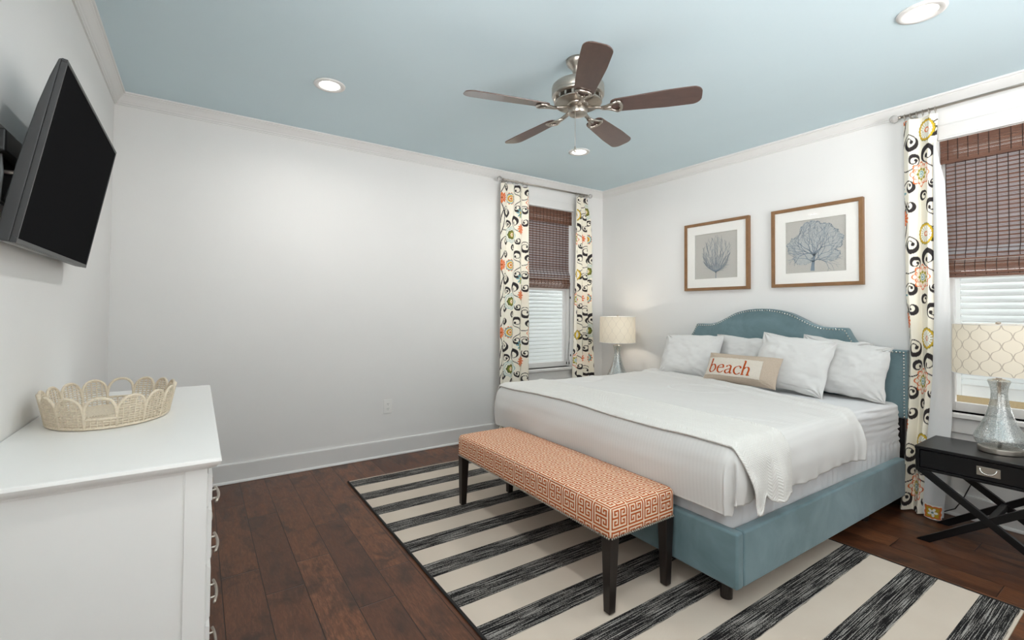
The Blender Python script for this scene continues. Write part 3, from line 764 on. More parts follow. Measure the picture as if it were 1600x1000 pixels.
# mattress in its white sheet: gathers along the lower edge, pulled wrinkles near the head
def mattress():
    def wob(P, ax, side):
        P = P.copy(); x, y, z = P[..., 0].copy(), P[..., 1].copy(), P[..., 2].copy()
        sd = np.where(y < YC, -1, 1); onside = (np.abs(y-YC) > .86).astype(float); low = 1-sstep(z, .40, .50)
        ruf = np.sin(x*95+6*vn(x*6, 0*x, 5))*.006*vn(x*9, z*3, 8)*2
        hd = sstep(x, 3.05, 3.5)*(1-low)
        wr = (np.sin(z*150+9*vn(x*3, z*9, 11)+x*6)*.011*vn(x*4, z*10, 2))*hd
        pouf = .012*np.exp(-((z-.42)/.035)**2)
        P[..., 1] += sd*onside*(ruf*low+wr*1.3+pouf*.3)*(z > .3)
        fo = (x < 2.0)
        P[..., 0] -= fo*(low*.004*np.sin(y*80+5*vn(y*5, 0*y, 3))+.004*fbm(y*5, z*12, 4))*(z > .3)
        P[..., 2] += .006*(fbm(x*5, y*5, 6)-.5)*(z > .6)
        return TBn(P)
    e = thing('mattress', (2.95, 2.06, .19), 'thick white sheeted mattress inside the blue green bed frame', 'mattress')
    rounded_box('mattress_body', (1.968, 1.118, .195), (3.93, 3.002, .70), .045, .016, 'fitted_linen', e, None, wob)
mattress()

def drape(xs, yy, xi, hi, r, zt, p=8):
    """Lay a cloth point (xs along the bed, yy across) over the foot and both sides of the mattress."""
    ex = np.maximum(0, xi-xs); ey = np.maximum(0, np.abs(yy)-hi)
    rho = (ex**p+ey**p)**(1/p); hyp = np.hypot(ex, ey)+1e-9
    q = PI*r/2; a = np.minimum(rho, q)
    h = r*np.sin(a/r); drop = r*(1-np.cos(a/r))+np.maximum(0, rho-q)
    X = np.maximum(xs, xi)-h*ex/hyp; Y = np.sign(yy)*(np.minimum(np.abs(yy), hi)+h*ey/hyp)
    return X, Y, zt-drop, ex/hyp, ey/hyp*np.sign(yy), drop
def comforter():
    r = .085; XO, HO, zt = 1.900, .998, .716
    xi, hi = XO+r, HO-r
    Lf = PI*r/2+(zt-.425-r); Ls = PI*r/2+(zt-.478-r)
    ns, nt = 300, 320
    Sg, Tg = np.meshgrid(np.linspace(0, 1, ns), np.linspace(-1, 1, nt), indexing='ij')
    yy = Tg*(hi+Ls)
    yw = np.clip(yy, -HO, HO)
    xe = 3.155+(yw+YC-1.06)*.268
    xs = (xi-Lf)+Sg*(xe-(xi-Lf))
    yy = yy+.010*np.sin(xs*9+1)*sstep(np.abs(yy), hi, hi+Ls)          # uneven hem
    X, Y, Z, nx, ny, dr = drape(xs, yy, xi, hi, r, zt)
    side = sstep(dr, .03, .16); top = 1-sstep(dr, .0, .05)
    # soft crown, broad sags and small creases
    Z += top*(.016*np.clip(1-(yw/HO)**2, 0, 1)**.5+.016*(fbm(xs*2.2+1, yy*2.0, 2)-.5)+.007*(fbm(xs*7, yy*6+xs*4, 5)-.5))
    cr = np.abs(vn(xs*2.6+yy*1.2, yy*2.2-xs, 9)-.5); Z += top*.006*np.exp(-(cr/.03)**2)
    d = xe-xs
    Z += .014*(1-sstep(d, .10, .135))*top*1.0+.012*np.exp(-((d-.012)/.02)**2)*top    # turned-down band with a rolled edge
    Z -= (1-sstep(d, 0, .012))*.026*top
    Z = np.where((d < .3), Z+.006*(fbm(xs*9, yy*14, 21)-.5)*top, Z)
    wf = .024*(fbm(yy*3.0+xs*.6, xs*2.4, 7)-.45)+.010*np.sin(yy*9+3*vn(yy*2, xs*2, 4)+ (xs*6))*vn(yy*3, xs*1.5, 14)
    ws = .018*(fbm(xs*3.2+yy, yy*1.6, 17)-.45)+.007*np.sin(xs*24+yy*9+4*vn(xs*3, yy*3, 6))*vn(xs*3, yy*2, 33)
    amp = np.abs(nx)*wf*1.2+np.abs(ny)*ws*1.1
    belly = .012*np.sin(np.clip(dr/.28, 0, 1)*PI)
    X += -nx*side*(amp+belly); Y += ny*side*(amp+belly)
    # the near foot corner is folded like a parcel: a sharp vertical crease
    fo = sstep(np.abs(nx), .2, .7)*sstep(np.abs(ny), .2, .7)*side
    X += .022*fo*np.sin(np.arctan2(np.abs(ny), np.abs(nx)+1e-6)*10); Y -= np.sign(ny)*.012*fo
    # the rolled edge also runs down the side
    roll = np.exp(-((d-.015)/.022)**2)*side*.016; Y += ny*roll
    band = (1-sstep(d, .10, .13))*side*.008; Y += ny*band
    # gathered hem
    hm = sstep(dr, .18, .28)*np.abs(ny); Y += ny*hm*.006*np.sin(xs*60+5*vn(xs*5, 0*xs, 2))
    P = np.stack([X, Y+YC, Z], -1)
    e = thing('comforter', (2.6, 2.06, .70), 'white comforter over the bed with its top edge turned down below the pillows', 'comforter')
    grid('comforter_cloth', TBn(P), 'sheet_stripe', e, solid=.004)
comforter()
def throw():
    r = .092; XO, HO, zt = 1.891, 1.012, .727
    xi, hi = XO+r, HO-r
    nu, nv = 110, 420
    U, V = np.meshgrid(np.linspace(0, 1, nu), np.linspace(-1, 1, nv), indexing='ij')
    q = PI*r/2-r
    Ln = zt+q-(.447+.055*np.exp(-((U-.34)/.12)**2)+.010*(1-sstep(U, 0, .22))+.012*U)   # near side hang
    Lr = zt+q-(.46+.02*np.sin(U*7))
    yy = np.where(V < 0, V*(hi+Ln-0), V*(hi+Lr))
    wav = .022*(vn(yy*3.1, 0*yy, 4)-.5)+.010*np.sin(yy*5.1)
    a0 = xi-.062+wav*.9; a1 = 2.335+.03*(vn(yy*2.2, 0*yy+3, 8)-.5)-.02*np.abs(V)
    a0 = a0+.035*sstep(-V, .80, 1.0); a1 = a1-.0*V
    xs = a0+U*(a1-a0)
    X, Y, Z, nx, ny, dr = drape(xs, yy, xi, hi, r, zt)
    top = 1-sstep(dr, 0, .05); side = sstep(dr, .04, .2)
    yw = np.clip(yy, -HO, HO)
    Z += top*(.016*np.clip(1-(yw/HO)**2, 0, 1)**.5+.016*(fbm(xs*2.2+1, yy*2.0, 2)-.5)+.006*(fbm(xs*9, yy*5, 55)-.5)+.004)
    Z += top*.006*(np.exp(-(U/.03)**2)+np.exp(-((1-U)/.03)**2))
    fold = np.sin(U*10.5+.6)*.016+np.sin(U*21+1)*.006*vn(U*4, yy*3, 3)
    Y += ny*side*(.024+fold); X -= nx*side*.010
    # thick knotted hem
    hem = sstep(np.abs(V), .985, .995); Y += ny*hem*.003
    P = np.stack([X, Y+YC, Z], -1)
    e = thing('throw_blanket', (2.1, 2.06, .72), 'white knitted throw blanket laid across the foot of the bed', 'blanket')
    grid('throw_cloth', TBn(P), 'throw_knit', e, solid=.009)
    b = MB()
    rng = random.Random(3)
    i = 0
    row = TBn(P)[:, 0]
    for k in range(0, int(nu*.40), 1):
        p = Vector(row[k]); b.tube([p+Vector((0,-.002,.004)), p+Vector((rng.uniform(-.003,.003), -.004, -.012))], .0022, 5)
    b.build('knotted_fringe', 'throw_knit', e, smooth=True)
throw()

# ================================================================== PILLOWS
def pillow_surface(w, h, t, seed, pin=.05, wr=1.0):
    def f(u, v, sg):
        u = np.asarray(u, float); v = np.asarray(v, float)
        x = w/2*u*(1-pin*(1-v**2)*(np.abs(u)**3)); z = h/2*v*(1-pin*1.1*(1-u**2)*(np.abs(v)**3))
        th = (np.clip(1-np.abs(u)**3.2, 0, 1)*np.clip(1-np.abs(v)**3.2, 0, 1))**.62
        n = sg*t/2*th
        n = n+sg*wr*th**.5*(.016*(fbm(u*2.3+seed, v*2.1+sg, seed)-.45)+.008*(fbm(u*5+v*3, v*5-u, seed+5)-.45))
        cd = np.hypot(1-np.abs(u), 1-np.abs(v)); ang = np.arctan2(1-np.abs(v), 1-np.abs(u)+1e-6)
        n = n+sg*wr*.006*np.sin(ang*13+seed)*np.exp(-(cd/.35)**2)*th**.5*1.6
        x = x+.006*wr*(vn(v*4+seed, 0*v+1, seed)-.5)*(np.abs(u) > .8); z = z+.010*wr*(vn(u*4+seed, 0*u, seed+3)-.5)*(np.abs(v) > .8)
        return x, z, n
    return f
def pillow_frame(base, lean, yaw, roll, h):
    """base: middle of the lower edge; the front faces -x (the foot of the bed)."""
    up = Vector((math.sin(lean), 0, math.cos(lean))); n = Vector((-math.cos(lean), 0, math.sin(lean))); s = Vector((0, -1, 0))
    m = Matrix.Rotation(yaw, 3, 'Z'); up, n, s = m @ up, m @ n, m @ s
    c, sn = math.cos(roll), math.sin(roll); s2 = s*c+up*sn; u2 = up*c-s*sn
    o = Vector(base)+u2*(h/2)
    def W(x, z, nn):
        return np.stack([o[i]+s2[i]*x+u2[i]*z+n[i]*nn for i in range(3)], -1)
    return W
def pillow(name, base, w, h, t, lean, yaw, roll, seed, mat, label, cat='pillow', group=None, pin=.05, wr=1.0, n=72):
    f = pillow_surface(w, h, t, seed, pin, wr); W = pillow_frame(base, R(lean), R(yaw), R(roll), h)
    g = np.sin(np.linspace(-PI/2, PI/2, n)); U, V = np.meshgrid(g, g, indexing='ij')
    A = W(*f(U, V, 1)); B = W(*f(U, V, -1))
    vs = np.concatenate([A.reshape(-1, 3), B.reshape(-1, 3)]); i = (np.arange(n-1)[:, None]*n+np.arange(n-1)[None, :])
    fa = np.stack([i, i+n, i+n+1, i+1], -1).reshape(-1, 4); fb = fa[:, ::-1]+n*n
    me = bpy.data.meshes.new(name); me.from_pydata((vs-np.array(base)).tolist(), [], np.concatenate([fa, fb]).tolist())
    bm = bmesh.new(); bm.from_mesh(me); bmesh.ops.remove_doubles(bm, verts=bm.verts, dist=2e-5); bmesh.ops.recalc_face_normals(bm, faces=bm.faces); bm.to_mesh(me); bm.free()
    if cat is None: return me, f, W
    o = link(name, me, mat, None, Vector(base), True); tag(o, label, cat, group); return o
G = 'white bed pillows against the headboard'
pillow('pillow', (3.815, 2.15, .712), .58, .385, .11, 12, 0, -1, 11, 'bed_linen', 'white pillow standing behind the beach cushion between two front pillows', group=G, wr=1.7)
pillow('pillow', (3.845, 1.53, .712), .46, .405, .08, 9, 0, -6, 23, 'bed_linen', 'mostly hidden white pillow, only its top edge shows above the two right hand pillows', group=G, wr=1.7)
pillow('pillow', (3.62, 2.575, .715), .57, .415, .16, 25, 3, 1, 31, 'bed_linen', 'white pillow at the window end of the headboard, nearest the small corner lamp', group=G, wr=1.9)
pillow('pillow', (3.595, 1.72, .718), .53, .425, .13, 20, 0, -6, 47, 'bed_linen', 'white pillow directly right of the beach cushion overlapping its neighbour', group=G, wr=1.9)
pillow('pillow', (3.735, 1.405, .718), .52, .385, .13, 16, -2, -2, 59, 'bed_linen', 'plump white pillow at the nightstand end of the headboard', group=G, wr=1.9)

def beach_cushion():
    w, h, t = .585, .25, .12; base = (3.460, 2.000, .738)
    me, f, W = pillow('x', base, w, h, t, 29, 0, 0, 71, None, '', None, pin=.04, wr=.45)
    e = thing('lumbar_cushion', base, 'small tan lumbar cushion with the word beach in rust letters', 'cushion')
    me.name = 'cushion_cover'; link('cushion_cover', me, 'burlap', e, Vector(base), True)
    def P(u, v, o):
        x, z, n = f(u, v, 1); return W(x, z, n+o)
    nu, nv = 60, 30
    U, V = np.meshgrid(np.linspace(-.93, .64, nu), np.linspace(-.68, .52, nv), indexing='ij')
    eu = np.minimum(np.arange(nu)[:, None], nu-1-np.arange(nu)[:, None]); ev = np.minimum(np.arange(nv)[None, :], nv-1-np.arange(nv)[None, :])
    rag = .012*(vn(U*30, V*30, 2)-.5)
    U2 = U+rag*(eu == 0); V2 = V+.05*(vn(U*26, V*26, 5)-.5)*(ev == 0)
    pt = grid('linen_patch', P(U2, V2, .003+.0015*((eu == 0) | (ev == 0))), 'linen_patch', e, solid=.0015)
    # lettering drawn with a broad pen
    def cr(pts, n=14):
        p = [np.array(q, float) for q in pts]; p = [2*p[0]-p[1]]+p+[2*p[-1]-p[-2]]; out = []
        for i in range(1, len(p)-2):
            for k in range(n):
                s = k/n; out.append(.5*((2*p[i])+(-p[i-1]+p[i+1])*s+(2*p[i-1]-5*p[i]+4*p[i+1]-p[i+2])*s*s+(-p[i-1]+3*p[i]-3*p[i+1]+p[i+2])*s**3))
        out.append(p[-2]); return np.array(out)
    L = {'b': ([[(.02,1.72),(.10,1.70),(.16,1.74)],[(.14,1.72),(.14,.9),(.14,.12)],[(.15,.70),(.36,.94),(.62,.92),(.80,.55),(.68,.14),(.42,-.02),(.14,.10)]], .98),
         'e': ([[(.12,.56),(.4,.60),(.72,.62)],[(.72,.62),(.64,.92),(.40,.98),(.16,.78),(.08,.45),(.20,.10),(.48,-.02),(.78,.20)]], .90),
         'a': ([[(.14,.74),(.22,.92),(.42,.98),(.60,.84),(.62,.55),(.62,.18),(.70,.02),(.84,.08)],[(.62,.56),(.36,.48),(.12,.30),(.14,.06),(.34,-.02),(.62,.20)]], .92),
         'c': ([[(.72,.74),(.66,.92),(.44,.98),(.18,.80),(.08,.46),(.20,.10),(.48,-.02),(.76,.18)],[(.66,.80),(.71,.78),(.73,.74)]], .86),
         'h': ([[(.02,1.72),(.10,1.70),(.16,1.74)],[(.14,1.72),(.14,.9),(.14,.0)],[(.0,.02),(.14,.0),(.30,.02)],[(.15,.66),(.34,.92),(.56,.94),(.68,.72),(.68,.3),(.68,.0)],[(.54,.02),(.68,.0),(.86,.02)]], .95)}
    xh = .066; u0 = -.82; xpos = 0
    for ch in 'beach':
        b = MB(); strokes, adv = L[ch]
        for st in strokes:
            q = cr(st); d = np.gradient(q, axis=0); th = np.arctan2(d[:, 1], d[:, 0]); wd = .045+.125*np.abs(np.sin(th-R(22)))
            nrm = np.stack([-np.sin(th), np.cos(th)], -1)
            A, B = q+nrm*wd[:, None]/2, q-nrm*wd[:, None]/2
            def mp(p, o):
                u = u0+(xpos+p[:, 0]+.05*p[:, 1])*xh*1.17/(w/2); v = -.50+p[:, 1]*xh/(h/2); return P(u, v, o)
            k = len(q); V_ = np.concatenate([mp(A, .0055), mp(B, .0055), mp(A, .0035), mp(B, .0035)])
            F = []
            for i in range(k-1): F += [(i, i+1, k+i+1, k+i), (2*k+i, 3*k+i, 3*k+i+1, 2*k+i+1), (i, 2*k+i, 2*k+i+1, i+1), (k+i, k+i+1, 3*k+i+1, 3*k+i)]
            F += [(0, k, 3*k, 2*k), (k-1, 3*k-1, 4*k-1, 2*k-1)]
            b.add(V_.tolist(), F)
        b.build('letter_'+ch, 'rust_print', pt); xpos += adv
beach_cushion()

# ================================================================== PRINTED CURTAINS
TW, TH_ = .66, .69                      # repeat of the print
DK, ORG, TEAL, OLV, GRN, YEL, CRM, BRN = [np.array(lin(c)) for c in ((50,46,47),(216,108,54),(124,172,178),(148,148,52),(96,106,60),(208,172,52),(240,234,219),(196,122,50))]
WHT = np.array(lin((244,242,234)))
def print_colors(u, v):
    c = np.empty(u.shape+(3,)); c[:] = CRM
    wu = lambda a: (a+TW/2) % TW-TW/2
    wv = lambda a: (a+TH_/2) % TH_-TH_/2
    def put(mask, col): c[mask] = col
    def stroke(pts, rad, col):
        best = np.full(u.shape, 9.)
        for (a, b), r in zip(pts, rad): best = np.minimum(best, np.hypot(wu(u-a), wv(v-b))-r)
        put(best < 0, col)
    def scroll(cu, cv, Rr, a0, hand, w, tail=None):   # a fat comma curling in to a dot
        t = np.linspace(0, 1, 56); rr = 1.08*(Rr*(1-t)**.75+Rr*.34*t); an = a0+hand*t*1.12*2*PI
        rad = .0036+.95*w*np.clip(np.sin(PI*np.clip(t*1.45-.02, 0, 1)), 0, 1)**1.2
        rad = rad*np.where(t > .69, 1.0, 1)+np.where(t > .95, w*.55, 0)
        stroke(list(zip(cu+rr*np.cos(an), cv+rr*np.sin(an))), rad, DK)
        if tail is not None:
            p0 = np.array([cu+rr[0]*math.cos(a0), cv+rr[0]*math.sin(a0)]); p1 = np.array(tail); t2 = np.linspace(0, 1, 70)
            dv = np.array([math.sin(a0), -math.cos(a0)])*hand*np.hypot(*(p1-p0))*.6
            q = np.outer((1-t2)**2, p0)+np.outer(2*t2*(1-t2), p0+dv)+np.outer(t2**2, p1); stroke([tuple(x) for x in q], np.full(70, .0038), DK)
    def pol(cu, cv): a, b = wu(u-cu), wv(v-cv); return np.hypot(a, b), np.arctan2(b, a), a, b
    def medallion(cu, cv, R0):
        r, a, _, _ = pol(cu, cv); s = r/(R0*(1+.12*np.abs(np.cos(4*a))))
        put(s < 1.36, CRM)
        for k in (1.28, 1.02): put(np.abs(s-k) < .045, TEAL)
        s2 = r/(R0*(1+.06*np.cos(8*a))); put(s2 < .84, GRN*.8); put(s2 < .62, OLV); put(s2 < .52, GRN); put(s2 < .42, YEL*.8+CRM*.2); put(s2 < .30, CRM); put(s2 < .17, BRN)
    def lacy(cu, cv, R0):
        r, a, _, _ = pol(cu, cv); put(r < R0*1.1, CRM)
        for ph, k in ((0, 1.25), (PI/8, 1.02)):
            s = r/(R0*k*(.62+.38*np.abs(np.cos(4*(a-ph))))); put(np.abs(s-1) < .05, ORG)
        s = r/R0; put(s < .62, YEL*.55+CRM*.45)
        for k in range(8):
            t = k*PI/4; rr, _, _, _ = pol(cu+R0*.52*math.cos(t), cv+R0*.52*math.sin(t)); put(rr < R0*.14, OLV)
        put(s < .40, CRM); put(s < .34, TEAL); put(s < .22, WHT); put(s < .13, TEAL)
    def daisy(cu, cv, R0, n=12):
        r, a, _, _ = pol(cu, cv); k = np.abs(np.cos(n*a/2)); put(r < R0*(.45+.55*k**.7), ORG); put((r < R0) & (k < .14*R0/np.maximum(r, 1e-4)) & (r > R0*.2) & (r < R0*.8), CRM*.5+ORG*.5); put(r < R0*.16, ORG*.55)
    def sunflower(cu, cv, R0):
        r, a, _, _ = pol(cu, cv); s = r/(R0*(.93+.07*np.abs(np.cos(9*a)))); put(s < 1, OLV*.5); put(s < .94, YEL*.95)
        pet = np.abs(np.cos(9*a)); put((s < .76) & (pet > .25), WHT); put((s < .76) & (s > .22) & (pet <= .25), OLV*.6); put(s < .26, CRM); put(np.abs(s-.2) < .05, ORG)
    def moon(cu, cv, R0):
        r, a, x, y = pol(cu, cv); s = r/R0
        for k in range(13):
            t = k*2*PI/13; rr, _, _, _ = pol(cu+R0*.98*math.cos(t), cv+R0*.98*math.sin(t)); put(rr < R0*.17, ORG)
        put(s < .98, TEAL*.75+GRN*.25); put(s < .76, CRM); put(s < .66, YEL); put(s < .5, BRN); put(s < .36, CRM); put(s < .25, BRN)
    def leafy(cu, cv, R0):
        r, a, _, _ = pol(cu, cv); put(r < R0*(.2+.8*np.abs(np.cos(4*a))**1.2), TEAL); put(r < R0*.8*(.1+.9*np.abs(np.cos(4*a))**5), TEAL*.55)
        put((r < R0*1.1*np.clip(np.cos(4*(a+1.9)), 0, 1)) & (np.abs(a+1.9) < .9), OLV); put(r < R0*.28, YEL)
    # wandering stems, then scrolls, then flowers, in a half-drop repeat of two columns
    for k in (0, 1):
        bu, sh = .165+.33*k, .345*k
        t = np.linspace(0, 1, 150); stroke(list(zip(bu+.165+.034*np.sin(2*PI*t+2.2*k), t*TH_+sh)), np.full(150, .0040), DK)
        scroll(bu+.062, .245+sh, .054, -2.0, -1, .0150, (bu+.150, .12+sh))
        scroll(bu-.092, .335+sh, .048, .9, -1, .0125, (bu-.165, .22+sh))
        scroll(bu+.100, .395+sh, .034, 2.4, 1, .0095, (bu+.150, .47+sh))
        scroll(bu-.060, .215+sh, .034, -.6, 1, .0095, (bu-.15, .15+sh))
        scroll(bu+.098, .585+sh, .044, -2.0, -1, .0120, (bu+.150, .50+sh))
        scroll(bu-.096, .040+sh, .036, 1.4, -1, .0100, (bu-.16, -.05+sh))
        scroll(bu-.090, .600+sh, .036, 2.8, 1, .0100, (bu-.16, .54+sh))
        scroll(bu+.020, .660+sh, .030, .2, 1, .0085, None)
        scroll(bu+.110, .050+sh, .030, 2.8, 1, .0085, None)
    medallion(.165, .105, .058); moon(.150, .480, .056); leafy(.310, .345, .054)
    lacy(.495, .465, .066); sunflower(.535, .060, .074); daisy(.325, .175, .058); daisy(.010, .480, .056)
    return c
def smooth1(x, pts):
    p = np.array(pts, float); return np.interp(x, p[:, 0], p[:, 1])
def curtain(name, mp, left, right, zt, zb, npleat, amp, uoff, voff, label, ctr, flat=.46, seed=1, group=None, dprof=None):
    e = thing('curtain', ctr, label, 'curtain', group)
    nz, ns = 620, 260
    s, z = np.meshgrid(np.linspace(0, 1, ns), np.linspace(zb, zt, nz), indexing='ij')
    L = smooth1(z, left); Rr = smooth1(z, right)
    hgt = (z-zb)/(zt-zb)
    ph = 2*PI*npleat*(s+.03*(vn(s*3, z*.8, seed)-.5))+.5*np.sin(z*1.1+seed)
    a = amp*(.55+.45*(1-hgt))*(.75+.5*vn(s*4, z*.7, seed+3))
    U = L+(Rr-L)*(s+.35*np.sin(2*ph+.4)/(2*PI*npleat)*.55)
    Dp = a*np.sin(ph)+.006*(fbm(s*5, z*3, seed+9)-.5)
    if dprof: Dp = Dp+smooth1(z, dprof)
    X, Y, Z = mp(U, Dp, z)
    cols = print_colors(s*flat+uoff, z+voff)
    grid('printed_fabric', np.stack([X, Y, Z], -1), 'printed_cotton', e, colors=cols)
    return e, (lambda si: (smooth1(zt, left)+(smooth1(zt, right)-smooth1(zt, left))*si))
def rod(mp, u0, u1, z, d, label, ctr, ends):
    e = thing('curtain_rod', ctr, label, 'curtain rod')
    MB().tube([mp(u0, d, z), mp(u1, d, z)], .0085, 14).build('rod', 'nickel', e, smooth=True)
    for u, s in ends:
        b = MB(); fl = Vector(mp(u+s*.001, d, z))
        b.tube([mp(u, d, z), mp(u+s*.012, d, z)], [.013, .010], 14); q = b.build('finial_collar', 'nickel', e, smooth=True)
        n = 10; pr = [(.008,.012),(.020,.022),(.026,.036),(.024,.050),(.014,.060),(.003,.063)]
        b = MB(); V = []; F = []
        for r, a in pr:
            for j in range(n):
                t = 2*PI*j/n; V.append(mp(u+s*a, d+r*math.cos(t), z+r*math.sin(t)))
        for i in range(len(pr)-1):
            for j in range(n): F.append((i*n+j, i*n+(j+1) % n, (i+1)*n+(j+1) % n, (i+1)*n+j))
        F.append(tuple(range(n))); F.append(tuple((len(pr)-1)*n+j for j in range(n)))
        b.add(V, F).build('finial', 'crystal', e)
        ub = u-s*.05
        b = MB().tube([mp(ub, 0, z-.012), mp(ub, d, z-.012)], .006, 10).tube([mp(ub, 0, z-.012), mp(ub, .004, z-.012)], .022, 16)
        b.build('wall_bracket', 'nickel', e, smooth=False)
    return e
def rings(e, mp, us, z, d):
    for u in us:
        b = MB().tube([mp(u+.0*t, d+.0175*math.cos(t), z+.0175*math.sin(t)-.006) for t in np.linspace(0, 2*PI, 20, endpoint=False)], .0022, 6, closed=True)
        b.tube([mp(u, d, z-.0235), mp(u, d, z-.034)], .0022, 6)
        b.box((0,0,0), (0,0,0)) if False else None
        b.build('curtain_ring', 'nickel', e, smooth=True)
DROD = .080
mB = lambda u, d, z: (u, D-DROD-d, z)
mR = lambda u, d, z: (XR-.09-d, u, z)
rod(mpB, 2.560, 3.742, 2.643, DROD, 'thin nickel curtain rod with crystal ends above the far window', (3.15, D, 2.643), ((2.560, -1), (3.742, 1)))
rod(mpR, -.06, 1.118, 2.643, .09, 'nickel curtain rod with crystal end above the window by the nightstand', (XR, .53, 2.643), ((1.118, 1),))
e, f = curtain('c', mB, [(0,2.522),(.6,2.528),(1.8,2.545),(2.61,2.548)], [(0,2.905),(.8,2.903),(2.0,2.890),(2.61,2.885)], 2.606, .012, 3.5, .030, .0, .095,
    'floral scroll curtain on the left of the far window, toward the bare wall', (2.72, D-DROD, 2.606), seed=2)
rings(e, mpB, [f(s) for s in (.06, .22, .40, .52, .58, .78, .95)], 2.643, DROD)
e, f = curtain('c', mB, [(0,3.515),(1.2,3.535),(2.3,3.545),(2.61,3.552)], [(0,3.860),(.6,3.845),(1.4,3.815),(2.05,3.820),(2.35,3.800),(2.5,3.752),(2.61,3.735)], 2.606, .012, 3.5, .032, -.20, .415,
    'floral scroll curtain in the far corner beside the small lamp', (3.66, D-DROD, 2.606), seed=5)
rings(e, mpB, [f(s) for s in (.06, .25, .40, .55, .70, .84, .96)], 2.643, DROD)
DP = [(0,.10),(.25,.05),(.6,.012),(1.2,0),(2.65,0)]
e, f = curtain('c', mR, [(0,1.112),(.5,1.098),(1.1,1.080),(1.4,1.100),(2.6,1.104)], [(0,.985),(.45,.982),(.9,.955),(1.4,.944),(2.3,.944),(2.45,.935),(2.61,.926)], 2.606, .012, 1.6, .034, .345, .305,
    'floral scroll curtain with white lining between the headboard and the black nightstand', (XR-.09, 1.03, 2.606), flat=.27, seed=8, dprof=DP)
rings(e, mpR, [f(s) for s in (.05, .22, .40, .58, .76, .94)], 2.643, .09)
def lining(e):
    nz, ns = 160, 24
    s, z = np.meshgrid(np.linspace(0, 1, ns), np.linspace(.02, 2.42, nz), indexing='ij')
    a = smooth1(z, [(0,.998),(.45,.992),(.9,.962),(1.4,.950),(2.3,.950),(2.45,.944)])
    b = smooth1(z, [(0,.898),(.1,.898),(.64,.872),(1.34,.876),(2.08,.892),(2.14,.893),(2.30,.922),(2.42,.942)])
    dp = smooth1(z, DP)+.010+.014*np.sin(s*PI*1.3+.4)*(.7+.3*np.sin(z*1.4))+.006*(fbm(s*3, z*4, 4)-.5)
    X, Y, Z = mR(a+(b-a)*s, dp-.028*(1-s)*0, z)
    grid('lining', np.stack([X, Y, Z], -1), 'lining', e)
    # lower hem of the lining turned so that its printed corner shows
    s, z = np.meshgrid(np.linspace(0, 1, 60), np.linspace(.012, .095, 50), indexing='ij')
    U = .985+(.900-.985)*s; dp = smooth1(z, DP)+.032+.014*np.sin(s*PI)
    X, Y, Z = mR(U, dp, z-.004*np.sin(s*3))
    c = np.empty(s.shape+(3,)); c[:] = WHT
    x = (s-.5)*.085; y = z-.052; r = np.hypot(x, y); an = np.arctan2(y, x)
    sq = np.maximum(np.abs(x)/.040, np.abs(y)/.036)+.05*np.sin(an*9)
    c[sq < 1] = BRN; c[np.abs(sq-.92) < .07] = ORG; c[sq < .72] = YEL*.85
    c[r < .026*(.3+.7*np.abs(np.cos(2.5*an+.3)))] = WHT; c[r < .006] = GRN; c[r < .003] = TEAL
    grid('turned_hem', np.stack([X, Y, Z], -1), 'printed_cotton', e, colors=c)
lining(e)

